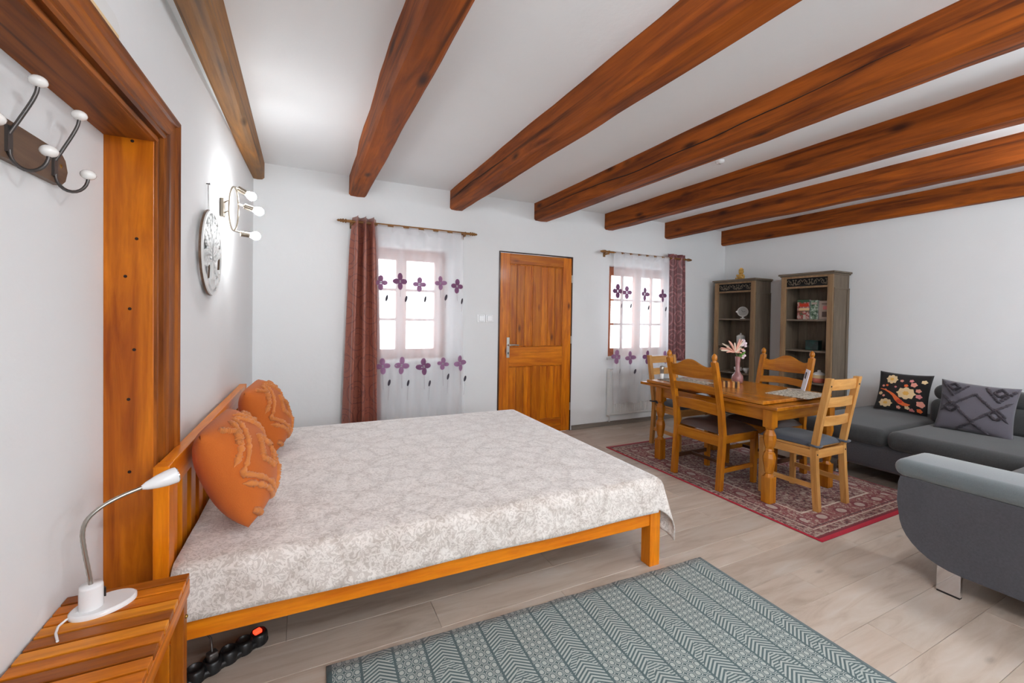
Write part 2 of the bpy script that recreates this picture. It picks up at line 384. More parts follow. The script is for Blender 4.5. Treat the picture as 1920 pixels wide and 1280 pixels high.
    def build(s, name, mat, parent=None, bevel=0, seg=2, solid=0, weld=False):
        me = bpy.data.meshes.new(name); me.from_pydata(s.v, [], s.f)
        for p, q in zip(me.polygons, s.sm): p.use_smooth = q
        bm = bmesh.new(); bm.from_mesh(me)
        if weld: bmesh.ops.remove_doubles(bm, verts=bm.verts[:], dist=1e-5)
        bmesh.ops.recalc_face_normals(bm, faces=bm.faces[:]); bm.to_mesh(me); bm.free()
        me.materials.append(M[mat] if isinstance(mat, str) else mat)
        o = bpy.data.objects.new(name, me); COL.objects.link(o); o.parent = parent
        if solid:
            q = o.modifiers.new('thickness', 'SOLIDIFY'); q.thickness = solid; q.offset = 0
        if bevel:
            q = o.modifiers.new('edges', 'BEVEL'); q.width = bevel; q.segments = seg; q.limit_method = 'ANGLE'; q.angle_limit = R_(40)
        return o

def tag(o, label=None, cat=None, group=None, kind=None):
    if label: o['label'] = label
    if cat: o['category'] = cat
    if group: o['group'] = group
    if kind: o['kind'] = kind
    return o
def thing(name, label, cat, loc=(0, 0, 0), rz=0, group=None):
    o = bpy.data.objects.new(name, None); COL.objects.link(o); o.empty_display_size = 0.1
    o.location = loc; o.rotation_euler = (0, 0, rz); return tag(o, label, cat, group)
def struct(name, loc=(0, 0, 0), rz=0, label=None):
    o = bpy.data.objects.new(name, None); COL.objects.link(o); o.location = loc; o.rotation_euler = (0, 0, rz)
    return tag(o, label, kind='structure')
def copy_tree(o, parent=None):
    c = o.copy(); COL.objects.link(c); c.parent = parent
    for ch in list(o.children): copy_tree(ch, c)
    return c
def B(name, mat, parent, x0, x1, y0, y1, z0, z1, bevel=0.003):
    return MB().box(x0, x1, y0, y1, z0, z1).build(name, mat, parent, bevel)
def rot(ax, deg, at=(0, 0, 0)):
    return Matrix.Translation(at) @ Matrix.Rotation(R_(deg), 4, ax)

# ================================================================== THE SETTING
# floor with laminate planks
fl = struct('floor', label='pale greige laminate plank floor')
MB().box(-0.75, 5.9, YB-0.1, YF+0.4, -0.10, -0.012).build('underlay', 'subfloor', fl)
PL, PW = 1.29, 0.193
pm = None
row = 0; y = YB
while y < YF:
    y1 = min(y+PW, YF); x = -0.75-((row*0.47) % 1.0)*PL
    while x < XR:
        a, b = max(x, -0.75), min(x+PL, XR)
        if b-a > 0.03:
            full = abs(b-a-PL) < 1e-6 and abs(y1-y-PW) < 1e-6
            if full and pm is not None:
                o = bpy.data.objects.new('plank', pm); COL.objects.link(o); o.parent = fl
            else:
                h, k = (b-a)/2-0.0006, (y1-y)/2-0.0006
                c = 0.0012
                m = MB(); m.add([(-h, -k, -0.012), (h, -k, -0.012), (h, k, -0.012), (-h, k, -0.012), (-h, -k, -c), (h, -k, -c), (h, k, -c), (-h, k, -c),
                                 (-h+c, -k+c, 0), (h-c, -k+c, 0), (h-c, k-c, 0), (-h+c, k-c, 0)],
                                [(3, 2, 1, 0), (0, 1, 5, 4), (1, 2, 6, 5), (2, 3, 7, 6), (3, 0, 4, 7), (4, 5, 9, 8), (5, 6, 10, 9), (6, 7, 11, 10), (7, 4, 8, 11), (8, 9, 10, 11)])
                o = m.build('plank', 'plank', fl)
                if full: pm = o.data
            o.location = ((a+b)/2, (y+y1)/2, 0)
        x += PL
    y += PW; row += 1

# window and door openings of the far wall
W1 = (0.44, 1.36, 0.90, 2.03); W2 = (3.47, 4.60, 0.86, 2.03)
DX0, DX1, DZ = 1.945, 2.915, 2.088
m = MB(); TH = 0.42
def wseg(x0, x1, z0, z1): m.box(x0, x1, YF, YF+TH, z0, z1)
wseg(-0.9, W1[0], 0, 2.9); wseg(W1[0], W1[1], 0, W1[2]); wseg(W1[0], W1[1], W1[3], 2.9)
wseg(W1[1], DX0, 0, 2.9); wseg(DX0, DX1, DZ, 2.9); wseg(DX1, W2[0], 0, 2.9)
wseg(W2[0], W2[1], 0, W2[2]); wseg(W2[0], W2[1], W2[3], 2.9); wseg(W2[1], 5.95, 0, 2.9)
tag(m.build('wall_far', 'wall', weld=True), 'white plaster wall with two windows and a door', kind='structure')
tag(MB().box(XR, XR+0.3, YB-0.2, YF, 0, 2.9).build('wall_right', 'wall'), 'white plaster wall behind the sofa and bookcases', kind='structure')
# back wall, two openings added for the fill light
m = MB()
bws = [(0.55, 1.85), (3.25, 4.55)]
xs = -0.95
for a, b in bws:
    m.box(xs, a, YB-0.25, YB, 0, 2.9); m.box(a, b, YB-0.25, YB, 0, 0.8); m.box(a, b, YB-0.25, YB, 2.2, 2.9); xs = b
m.box(xs, 5.95, YB-0.25, YB, 0, 2.9)
tag(m.build('wall_back', 'wall', weld=True), 'white plaster wall with two added windows facing the far wall', kind='structure')
# left wall with the shallow walled-up doorway (local y runs along the wall, 0 at far corner)
LW = struct('wall_left', (-0.395, YF, 0), -WANG, 'white plaster wall beside the bed with a shallow doorway recess')
JY = 1.914-YF; JY2 = JY-0.98; NZ = 1.968; ND = -0.13       # jamb, near jamb, soffit height, recess depth
m = MB(); m.box(-0.4, 0, JY, 0.03, 0, 2.9); m.box(-0.4, 0, JY2, JY, NZ, 2.9); m.box(-0.4, 0, YB-YF-0.2, JY2, 0, 2.9); m.box(-0.4, ND, JY2, JY, 0, NZ)
m.build('plaster', 'wall', LW)
m = MB(); m.hexa([(-0.01, YB-YF, 2.50), (0.062, YB-YF, 2.475), (0.062, YB-YF, 2.7), (-0.01, YB-YF, 2.7), (-0.01, -0.001, 2.54), (0.012, -0.001, 2.525), (0.012, -0.001, 2.7), (-0.01, -0.001, 2.7)]); m.build('cove', 'wall', LW)
tag(MB().box(-0.95, 5.95, YB-0.25, YF+0.42, ZC, 2.95).build('ceiling', 'ceil'), 'white plaster ceiling between the beams', kind='structure')

# beams: (x_left, x_right) near/far, bottom z at y=1.5 and at far wall
BE = [(-0.435, -0.310, -0.415, -0.312, 2.456, 2.520, 'beam_old'),
      (0.372, 0.540, 0.376, 0.536, 2.456, 2.486, 'beam'),
      (1.375, 1.542, 1.368, 1.518, 2.455, 2.472, 'beam'),
      (2.385, 2.566, 2.382, 2.558, 2.455, 2.468, 'beam'),
      (3.390, 3.538, 3.378, 3.525, 2.455, 2.464, 'beam'),
      (4.385, 4.512, 4.393, 4.508, 2.456, 2.454, 'beam'),
      (5.500, 5.598, 5.508, 5.598, 2.462, 2.456, 'beam')]
BL = ['worn greyish beam along the left wall, knotty', 'orange-brown beam just right of the worn wall beam', 'brown hewn beam ending above the left window rod',
      'dark brown beam with a long crack, ending above the door', 'red-brown beam ending between door and right window', 'dark slim beam ending above the right window',
      'knotty beam hugging the right wall above the bookcases']
for i, (a0, b0, a1, b1, z0, z1, mt) in enumerate(BE):
    m = MB(); vs = []; n = 40; y0 = YB+0.002; y1 = YF-0.002
    for j in range(n+1):
        yy = y0+(y1-y0)*j/n; q = (yy-1.5)/(YF-1.5)
        a = a0+(a1-a0)*q; b = b0+(b1-b0)*q; z = z0+(z1-z0)*q
        w = 0.0 if i in (0, 6) else 0.009
        def jn(s): return noise.noise(Vector((yy*1.7, i*7.3+s*3.1, s)))*w+noise.noise(Vector((yy*5, i*5.1+s, 2)))*w*0.4
        c = 0.016
        fl_ = jn(0)
        pts = [(a+jn(1)*1.6, ZC+0.01), (a+jn(1), z+c+fl_), (a+c+jn(1), z+fl_), ((a+b)/2, z-0.004+fl_), (b-c+jn(2), z+fl_), (b+jn(2), z+c+fl_), (b+jn(2)*1.6, ZC+0.01)]
        if i == 6: pts = [(min(p[0], XR-0.001), p[1]) for p in pts]
        vs += [(p[0], yy, p[1]) for p in pts]
    k = 7; fs = [(j*k+s, j*k+s+1, (j+1)*k+s+1, (j+1)*k+s) for j in range(n) for s in range(k-1)]
    m.add(vs, fs, False); m.add(vs[:k], [tuple(range(k))]); m.add(vs[-k:], [tuple(range(k))[::-1]])
    bo = tag(m.build('ceiling_beam', mt), BL[i], 'beam', 'exposed ceiling beams', 'structure')
    if i in (2, 3):        # drying cracks on the camera-side face
        cr = MB(); path = []
        for j in range(26):
            yy = 4.2-j*0.13 if i == 3 else 4.2-j*0.05
            q = (yy-1.5)/(YF-1.5); a = a0+(a1-a0)*q
            path.append((a-0.001+noise.noise(Vector((yy*1.7, i*7.3+3.1, 1)))*0.009, yy, 2.555+0.02*math.sin(yy*2.1)+0.02*noise.noise(Vector((yy*2, i, 0)))))
        cr.tube(path, [0.0015+0.003*math.sin(math.pi*j/25) for j in range(26)], 5)
        cr.build('crack', 'crack', bo)

# skirting
b = struct('baseboard_far')
for a, c in ((-0.39, DX0-0.02), (DX1+0.02, XR)):
    B('board', 'skirt', b, a, c, YF-0.014, YF, 0.0, 0.055, 0.003)
b = struct('baseboard_right'); B('board', 'skirt', b, XR-0.014, XR, YB, YF-0.015, 0, 0.055)
b = struct('baseboard_left', (-0.395, YF, 0), -WANG); B('board', 'skirt', b, 0, 0.014, JY+0.21, -0.02, 0, 0.055)

# wooden doorway lining (jamb, soffit, casing)
tr = struct('trim_1', (-0.395, YF, 0), -WANG, 'orange pine lining and moulded casing around the doorway recess')
B('jamb', 'jamb_z', tr, ND, 0.005, JY-0.028, JY, 0, NZ, 0.002)
B('jamb', 'jamb_z', tr, ND, 0.005, JY2, JY2+0.028, 0, NZ, 0.002)
B('soffit', 'casing_y', tr, ND, 0.005, JY2+0.028, JY-0.028, NZ-0.03, NZ, 0.002)
prof = [(0, 0), (0, 0.013), (0.018, 0.013), (0.018, 0.006), (0.036, 0.006), (0.036, 0.022), (0.052, 0.026), (0.062, 0.018), (0.075, 0.018), (0.082, 0.026), (0.15, 0.026), (0.158, 0.034), (0.175, 0.038), (0.192, 0.034), (0.2, 0.024), (0.2, 0)]
def casing(side):
    m = MB(); vs = []; Zt = NZ-0.028; wz = 0.145/0.2
    if side == 'top':
        for e, sg in ((JY2+0.026, -1), (JY-0.026, 1)):
            vs += [(0.0005+o_, e+sg*w, Zt+w*wz) for w, o_ in prof]
    else:
        e, sg = (JY-0.026, 1) if side == 'far' else (JY2+0.026, -1)
        vs += [(0.0005+o_, e+sg*w, 0) for w, o_ in prof]+[(0.0005+o_, e+sg*w, Zt+w*wz) for w, o_ in prof]
    n = len(prof)
    m.add(vs, [(i, (i+1) % n, n+(i+1) % n, n+i) for i in range(n)]+[tuple(range(n)), tuple(range(n, 2*n))])
    return m
casing('far').build('casing', 'casing_z', tr); casing('near').build('casing', 'casing_z', tr); casing('top').build('casing_head', 'casing_y', tr)
for zz, yy in ((1.93, -0.04), (1.60, -0.02), (1.47, -0.07), (1.36, -0.05), (1.22, -0.03), (1.05, -0.055), (0.8, -0.05)):
    MB().lathe([(0.0001, -0.001), (0.005, -0.001), (0.006, 0.0)], ND+0.1+yy*0.6, JY-0.0275, zz, 8, axis='y').build('plug', 'crack', tr)

# door
d = struct('door_1', (0, YF, 0), 0, 'orange pine panel door with steel lever handle')
fr = 'dark_z'
B('frame', 'dark_z', d, DX0, DX0+0.014, -0.012, 0.10, 0, DZ, 0.002); B('frame', 'dark_z', d, DX1-0.014, DX1, -0.012, 0.10, 0, DZ, 0.002)
B('frame', 'dark_x', d, DX0+0.014, DX1-0.014, -0.012, 0.10, DZ-0.014, DZ, 0.002)
a, b = DX0+0.016, DX1-0.016; L = b-a; yl0, yl1 = -0.008, 0.034
sw = 0.118; zt = DZ-0.018; z_ = [0.006, 0.16, 0.80, 1.02, 1.955, zt]
B('stile', 'door_z', d, a, a+sw, yl0, yl1, 0.006, zt); B('stile', 'door_z', d, b-sw, b, yl0, yl1, 0.006, zt)
B('rail', 'door_x', d, a+sw, b-sw, yl0, yl1, z_[0], z_[1]); B('rail', 'door_x', d, a+sw, b-sw, yl0, yl1, z_[2], z_[3]); B('rail', 'door_x', d, a+sw, b-sw, yl0, yl1, z_[4], z_[5])
cx = (a+b)/2
for za, zb in ((z_[1], z_[2]), (z_[3], z_[4])):
    B('mullion', 'door_z', d, cx-0.052, cx+0.052, yl0, yl1, za, zb)
    for xa, xb in ((a+sw, cx-0.052), (cx+0.052, b-sw)):
        wb = (xb-xa)/3
        for k in range(3):
            mm = MB(); x0, x1 = xa+k*wb, xa+(k+1)*wb
            mm.prism([(x0+0.001, 0.030), (x0+0.001, 0.016), (x0+0.006, 0.011), (x1-0.006, 0.011), (x1-0.001, 0.016), (x1-0.001, 0.030)], 'z', za, zb)
            mm.build('panel_board', 'door_z', d)
        # moulding around the panel
        mm = MB()
        for (p0, p1, q0, q1) in ((xa, xa+0.012, za, zb), (xb-0.012, xb, za, zb), (xa, xb, za, za+0.012), (xa, xb, zb-0.012, zb)):
            mm.box(p0, p1, 0.002, 0.016, q0, q1)
        mm.build('panel_moulding', 'door_z', d, 0.003)
h = B('handle_plate', 'steel', d, a+0.085, a+0.122, yl0-0.008, yl0, 0.90, 1.13, 0.004)
m = MB(); m.lathe([(0.011, 0), (0.011, -0.05)], a+0.104, yl0-0.006, 1.045, 12, axis='y'); m.tube([(a+0.104, yl0-0.052, 1.045), (a+0.15, yl0-0.056, 1.047), (a+0.215, yl0-0.052, 1.043)], [0.010, 0.009, 0.008], 10)
m.build('lever', 'steel', h)
MB().box(a+0.098, a+0.110, yl0-0.0092, yl0-0.008, 0.94, 0.965).build('keyhole', 'black', h)
for z0 in (0.25, 1.05, 1.78): MB().lathe([(0.007, 0), (0.007, 0.09)], DX1-0.014, -0.014, z0, 8).build('hinge', 'steel', d)

# windows
def window(n, w, cols, label, y0=YF+0.11, shut=True):
    o = struct('window_%d' % n, (0, y0, 0), 0, label); x0, x1, z0, z1 = w; e = 0.0
    f = 0.06
    for q in ((x0, x0+f), (x1-f, x1)): B('frame', 'win_z', o, q[0], q[1], 0, 0.07, z0, z1)
    B('frame', 'win_x', o, x0+f, x1-f, 0, 0.07, z1-f, z1); B('frame', 'win_x', o, x0+f, x1-f, 0, 0.07, z0, z0+f)
    xm = (x0+x1)/2
    for (s0, s1) in ((x0+f, xm), (xm, x1-f)):
        sf = 0.052
        sash = MB(); sash.box(s0, s0+sf, -0.015, 0.045, z0+f, z1-f); sash.box(s1-sf, s1, -0.015, 0.045, z0+f, z1-f)
        sash.box(s0+sf, s1-sf, -0.015, 0.045, z0+f, z0+f+sf); sash.box(s0+sf, s1-sf, -0.015, 0.045, z1-f-sf, z1-f)
        s = sash.build('sash', 'win_z', o, 0.004)
        ix0, ix1, iz0, iz1 = s0+sf, s1-sf, z0+f+sf, z1-f-sf
        for r in range(1, 3):
            zz = iz0+(iz1-iz0)*r/3; B('muntin', 'win_x', s, ix0, ix1, -0.006, 0.036, zz-0.013, zz+0.013)
        for c in range(1, cols):
            xx = ix0+(ix1-ix0)*c/cols; B('muntin', 'win_z', s, xx-0.011, xx+0.011, -0.004, 0.034, iz0, iz1)
        for r in range(3):
            for c in range(cols):
                B('pane', 'glass', s, ix0+(ix1-ix0)*c/cols, ix0+(ix1-ix0)*(c+1)/cols, 0.013, 0.017, iz0+(iz1-iz0)*r/3, iz0+(iz1-iz0)*(r+1)/3, 0)
    return o
w1 = window(1, W1, 1, 'brown wooden casement window behind the left sheer curtain')
B('window_sill', 'whitemat', w1, W1[0]-0.02, W1[1]+0.02, -0.13, 0.0, W1[2]-0.02, W1[2]+0.012)
w2 = window(2, W2, 2, 'brown wooden casement window above the radiator')
B('window_sill', 'whitemat', w2, W2[0]-0.02, W2[1]+0.02, -0.13, 0.0, W2[2]-0.02, W2[2]+0.012)
for i, (a, b) in enumerate(bws): window(3+i, (a, b, 0.8, 2.2), 1, 'added unseen wooden window in the wall behind the viewpoint, %s' % ('beside the bed' if i == 0 else 'behind the sofa'), YB-0.2)  # invented windows, added so the room gets light from behind

# ================================================================== THINGS ON THE WALLS
# curtain rods
def rod(xa, xb, y, z, label, fin):
    t = thing('curtain_rod', label, 'curtain rod', (0, YF, 0), 0, 'wooden curtain rods')
    yy = y-YF
    MB().tube([(xa+0.08, yy, z), (xb-0.08, yy, z)], 0.0125, 12).build('pole', 'rodwood', t)
    for x, s in ((xa+0.08, -1), (xb-0.08, 1)):
        m = MB(); m.lathe([(0.0125, 0), (0.02, s*0.006), (0.02, s*0.012), (0.010, s*0.018), (0.021, s*0.03), (0.012, s*0.042), (0.017, s*0.052), (0.009, s*0.062), (0.012, s*0.072), (0.002, s*0.085)], x, yy, z, 12, axis='x')
        m.build('finial', 'rodwood', t)
    for x in (xa+0.13, xb-0.13):
        m = MB(); m.box(x-0.008, x+0.008, yy, 0, z-0.03, z-0.012); m.box(x-0.014, x+0.014, -0.012, 0, z-0.05, z+0.03); m.tube([(x-0.004, yy, z), (x+0.004, yy, z)], 0.017, 12)
        m.build('bracket', 'rodwood', t, 0.002)
    return t
RY = YF-0.10
rod(0.275, 1.64, RY, 2.218, 'carved wooden curtain rod above the left window', 1)
rod(3.25, 4.80, RY, 2.178, 'carved wooden curtain rod above the radiator window', 1)

# drapes
def drape(name, label, mat, xt0, xt1, xb0, xb1, zt, zb, folds, amp, yc, ph=0.0):
    m = MB()
    def fn(u, v):
        z = zt+(zb-zt)*v
        x = (xt0+(xt1-xt0)*u)*(1-v)+(xb0+(xb1-xb0)*u)*v
        am = amp*(1-0.15*math.sin(v*3))
        y = yc+am*math.sin(u*folds*2*math.pi+ph+0.5*v*math.sin(u*9))-0.012*math.sin(u*folds*4*math.pi+1+v)
        return (x+0.02*amp/0.05*math.sin(u*folds*4*math.pi+2*ph)*min(1, v*6+0.3), y, z)
    m.grid(fn, 70, 40)
    o = m.build(name, mat, None, solid=0.002)
    return tag(o, label, 'curtain', 'drawn-aside drapes')
drape('drape', 'bronze-plum satin drape with dark vines at the left window', 'drape_brown', 0.405, 0.615, 0.325, 0.675, 2.262, 0.10, 3.0, 0.062, RY-0.012, 1.2)
drape('drape', 'wine satin drape with pink scroll pattern at the right window', 'drape_wine', 4.352, 4.668, 4.38, 4.712, 2.235, 0.80, 2.0, 0.014, RY, 0.4)

# sheers
def sheer(label, x0, x1, xb0, xb1, zt, zb, waves, yc, flowers, tabs, sd):
    t = thing('sheer_curtain', label, 'curtain', (0, yc, 0), 0, 'embroidered sheer curtains')
    def sy(x, z):
        v = (zt-z)/(zt-zb)
        return (0.010+0.014*v)*(math.sin(x*waves+sd)+0.55*math.sin(x*waves*2.3+2+sd+v)) + 0.012*v*math.sin(x*5+sd)
    def fn(u, v):
        z = zt+(zb-zt)*v
        if v > 0.985: z += 0.008*math.sin(u*30)
        x = (x0+(x1-x0)*u)*(1-v)+(xb0+(xb1-xb0)*u)*v
        return (x, sy(x, z), z)
    MB().grid(fn, 110, 50).build('voile', 'sheer', t)
    for k in range(tabs):                                     # looped hanging tabs
        xx = x0+(x1-x0)*(k+0.5)/tabs; w = (x1-x0)/tabs*0.30
        m = MB(); 
        def tf(u, v):
            an = -0.6+ (math.pi*2+0.2-math.pi*0.6)*v
            return (xx+(u-0.5)*2*w*(1+0.25*abs(v-0.5)), -0.017*math.sin(math.pi*2*v*0.98+0.1)-0.004, zt-0.05+0.062*math.sin(math.pi*v)**0.6+0.02*v)
        m.grid(tf, 4, 16); m.build('tab', 'sheer', t)
    pal = ['petal_purple', 'petal_dark']
    def onp(x, z, e): return (x, sy(x, z)-e, z)
    for i, (fx, fz, sc, mode) in enumerate(flowers):
        m = MB()
        for q in range(4):
            an = math.pi/2*q+0.15*math.sin(i*3.0)
            cxp, czp = fx+math.cos(an)*0.034*sc, fz+math.sin(an)*0.040*sc
            n = 12; vs = [onp(cxp, czp, 0.004)]
            for k in range(n):
                b = 2*math.pi*k/n; rx, rz = (0.030, 0.023) if q % 2 == 0 else (0.023, 0.032)
                vs.append(onp(cxp+rx*sc*math.cos(b), czp+rz*sc*math.sin(b), 0.003))
            m.add(vs, [(0, 1+k, 1+(k+1) % n) for k in range(n)])
        fo = m.build('flower', pal[(i*7+sd) % 3 == 0], t) if False else m.build('flower', pal[1 if (i*5+int(sd*10)) % 3 == 0 else 0], t)
        n = 8; vs = [onp(fx, fz, 0.0055)]+[onp(fx+0.009*math.cos(2*math.pi*k/n), fz+0.009*math.sin(2*math.pi*k/n), 0.005) for k in range(n)]
        MB().add(vs, [(0, 1+k, 1+(k+1) % n) for k in range(n)]).build('flower_centre', 'stemgrey', fo)
        # bud leaf and stem below
        bx, bz = fx+0.055*sc, fz-0.145*sc
        n = 10; vs = [onp(bx, bz, 0.004)]+[onp(bx+0.012*math.cos(2*math.pi*k/n)+0.006*math.sin(2*math.pi*k/n), bz+0.032*math.sin(2*math.pi*k/n), 0.003) for k in range(n)]
        MB().add(vs, [(0, 1+k, 1+(k+1) % n) for k in range(n)]).build('bud', 'leafdark', t)
        m = MB(); m.tube([onp(bx-0.004*j*0.3, bz-0.03-0.02*j, 0.002) for j in range(8 if mode else 5)], 0.0013, 4); m.build('stem', 'stemgrey', t)
        m = MB(); m.tube([onp(fx+0.001*j, fz-0.05-0.025*j, 0.002) for j in range(8 if mode else 5)], 0.0013, 4)
        m.build('stem', 'stemgrey', t)
    return t
sheer('white sheer curtain with purple flowers at the left window', 0.60, 1.485, 0.64, 1.54, 2.195, 0.12, 21, RY-0.005,
      [(0.665, 1.665, 1.0, 0), (0.845, 1.685, 1.15, 0), (1.035, 1.665, 1.0, 0), (1.255, 1.69, 1.0, 0), (1.425, 1.665, 1.05, 0),
       (0.690, 0.865, 1.1, 1), (0.87, 0.865, 1.2, 1), (1.085, 0.850, 1.2, 1), (1.29, 0.868, 0.9, 1), (1.475, 0.868, 1.15, 1)], 6, 0.7)
sheer('white sheer curtain with purple flowers above the radiator', 3.43, 4.37, 3.47, 4.42, 2.16, 0.295, 17, RY-0.022,
      [(3.50, 1.70, 1.25, 0), (3.665, 1.69, 1.15, 0), (3.955, 1.68, 1.2, 0), (4.245, 1.67, 1.2, 0),
       (3.50, 0.885, 1.25, 1), (3.74, 0.865, 1.2, 1), (4.02, 0.865, 1.25, 1), (4.31, 0.86, 1.2, 1)], 7, 2.1)

# light switch
t = thing('light_switch', 'white double light switch beside the pine door', 'light switch', (1.788, YF, 1.338))
for s in (-1, 1):
    p = MB().box(s*0.048-0.046, s*0.048+0.046, -0.014, 0, -0.043, 0.043).build('plate', 'white', t, 0.005, 3)
    B('gap', 'iron', p, s*0.048-0.031, s*0.048+0.031, -0.0145, -0.012, -0.031, 0.031, 0)
    B('rocker', 'white', p, s*0.048-0.029, s*0.048+0.029, -0.020, -0.0145, -0.029, 0.029, 0.002)

# radiator
t = thing('radiator', 'white panel radiator beneath the right sheer curtain', 'radiator', (0, YF, 0))
B('panel', 'whitemat', t, 3.47, 4.55, -0.055, -0.02, 0.14, 0.72, 0.006)
for k in range(30):
    x = 3.50+k*0.0353; MB().rbox(x, x+0.02, -0.062, -0.054, 0.17, 0.69, 0.004, 2).build('fin', 'whitemat', t)
B('side_cover', 'whitemat', t, 3.455, 3.47, -0.066, -0.012, 0.135, 0.725, 0.003)
m = MB(); m.tube([(3.485, -0.035, 0.14), (3.485, -0.035, 0.06), (3.485, -0.001, 0.06)], 0.009, 8); m.build('pipe', 'whitemat', t)
for x in (3.7, 4.3): B('bracket', 'whitemat', t, x, x+0.03, -0.02, -0.001, 0.2, 0.6)

# tree of life ornament (cut disc)
t = thing('wall_ornament', 'white round tree-of-life fretwork plaque hanging on the left wall', 'wall decoration', (xw(2.66), 2.66, 1.656), -WANG)
def ringx(m, r0, r1, x0, x1, n=56):
    vs = []
    for k in range(n):
        a = 2*math.pi*k/n
        for r, x in ((r0, x0), (r1, x0), (r1, x1), (r0, x1)): vs.append((x, r*math.cos(a), r*math.sin(a)))
    m.add(vs, [(k*4+s, k*4+(s+1) % 4, ((k+1) % n)*4+(s+1) % 4, ((k+1) % n)*4+s) for k in range(n) for s in range(4)])
m = MB(); ringx(m, 0.200, 0.216, 0.024, 0.031); m.build('rim', 'whitemat', t)
m = MB(); ringx(m, 0.199, 0.217, 0.014, 0.0238); m.build('rim_back', 'rackwood', t)
def strip(m, pts, ws, x0=0.02, x1=0.03):
    vs = []
    P = [Vector((0, p[0], p[1])) for p in pts]; n = len(P)
    for i in range(n):
        d = (P[min(i+1, n-1)]-P[max(i-1, 0)]).normalized(); q = Vector((0, -d.z, d.y))*ws[i]
        for s, x in ((1, x0), (1, x1), (-1, x1), (-1, x0)): vs.append((x, P[i].y+q.y*s, P[i].z+q.z*s))
    m.add(vs, [(i*4+k, i*4+(k+1) % 4, (i+1)*4+(k+1) % 4, (i+1)*4+k) for i in range(n-1) for k in range(4)]+[(0, 1, 2, 3), (n*4-4, n*4-3, n*4-2, n*4-1)])
m = MB(); strip(m, [(0.004, -0.14), (0.008, -0.08), (0, -0.02), (0.004, 0.06), (0.004, 0.12)], [0.028, 0.016, 0.018, 0.012, 0.006], 0.012, 0.0198); m.build('trunk_back', 'rackwood', t)
m = MB(); strip(m, [(0, -0.14), (0.004, -0.08), (-0.004, -0.02), (0, 0.06), (0, 0.12)], [0.028, 0.016, 0.018, 0.012, 0.006]); m.build('trunk', 'whitemat', t)
rnd = random.Random(3); mb_ = MB(); ml = MB(); mr = MB()
def leaf(m, y, z, an, L=0.026, W=0.010):
    if math.hypot(y+L*math.cos(an), z+L*math.sin(an)) > 0.207: return
    c, s = math.cos(an), math.sin(an); p = []
    for u, w in ((0, 0), (0.35, 1), (0.7, 0.8), (1, 0), (0.7, -0.8), (0.35, -1)): p.append((y+u*L*c-w*W*s, z+u*L*s+w*W*c))
    m.prism(p, 'x', 0.02, 0.03)
for k in range(15):
    a0 = R_(-24+k*16.3); y0, z0 = 0.0, -0.03+0.009*(7-abs(k-7))
    pts = []; y, z, a = y0, z0, a0
    for j in range(9):
        pts.append((y, z)); y += 0.024*math.cos(a); z += 0.024*math.sin(a); a += rnd.uniform(-0.28, 0.28)
        if math.hypot(y, z) > 0.204: break
        if j > 1:
            for s in (-1, 1): leaf(ml, y, z, a+s*rnd.uniform(0.6, 1.2), rnd.uniform(0.018, 0.028))
    if len(pts) > 2: strip(mb_, pts, [0.007-0.0006*j for j in range(len(pts))])
for k in range(9):
    a = R_(-90+(k-4)*15); pts = [(0.01*(k-4), -0.135), (0.075*math.cos(a)+0.0, -0.155-0.03*abs(math.sin(a))), (0.202*math.cos(a), 0.202*math.sin(a))]
    strip(mr, pts, [0.008, 0.006, 0.006]); leaf(mr, pts[1][0], pts[1][1], a+0.9, 0.025); leaf(mr, pts[1][0], pts[1][1]-0.01, a-0.9, 0.025)
mb_.build('branches', 'whitemat', t); ml.build('leaves', 'whitemat', t)['kind'] = 'stuff'; mr.build('roots', 'whitemat', t)
m = MB(); m.tube([(0.010, -0.012, 0.213), (0.008, -0.004, 0.35)], 0.0012, 5); m.tube([(0.010, 0.012, 0.213), (0.008, 0.004, 0.35)], 0.0012, 5); m.build('cord', 'iron', t)
MB().lathe([(0.003, 0), (0.003, 0.012), (0.006, 0.013), (0.006, 0.016)], 0, 0, 0.352, 8, axis='x').build('nail', 'iron', t)

# wall sconce with three lit bulbs
t = thing('wall_sconce', 'satin metal wall lamp with three glowing bulbs on the left wall', 'wall lamp', (xw(3.0), 3.0, 1.965), -WANG)
B('back_plate', 'nickel', t, 0.0, 0.022, -0.022, 0.022, -0.055, 0.055, 0.006)
m = MB()
m.tube([(0.066+0.022*math.cos(a), 0.012*math.cos(a), 0.128*math.sin(a)) for a in [R_(q*10) for q in range(37)]], 0.0045, 8)
m.tube([(0.066, 0, 0.128), (0.09, 0.03, 0.128)], 0.0045, 8); m.tube([(0.066, 0, -0.128), (0.11, 0.055, -0.130)], 0.0045, 8)
m.tube([(0.02, 0, 0.03), (0.046, -0.06, 0.03)], 0.004, 8); m.tube([(0.02, 0, -0.03), (0.046, -0.06, -0.03)], 0.004, 8); m.tube([(0.088, 0.0, 0.03), (0.125, 0.035, 0.025)], 0.0045, 8)
m.build('ring_arm', 'nickel', t)
for (x, y, z), dr in (((0.088, 0.05, 0.128), (0.075, 0.03, -0.035)), ((0.125, 0.035, 0.025), (0.080, 0.03, -0.018)), ((0.105, 0.055, -0.135), (0.075, 0.03, -0.002))):
    p = Vector((x, y, z)); d_ = Vector(dr).normalized()
    s = MB().tube([p-d_*0.012, p+d_*0.035], 0.0165, 14).build('socket', 'nickel', t)
    bm_ = MB().tube([p+d_*0.034, p+d_*0.045, p+d_*0.058, p+d_*0.072, p+d_*0.084, p+d_*0.092, p+d_*0.096], [0.012, 0.016, 0.023, 0.026, 0.022, 0.013, 0.003], 14)
    bm_.build('bulb', 'bulb', s)

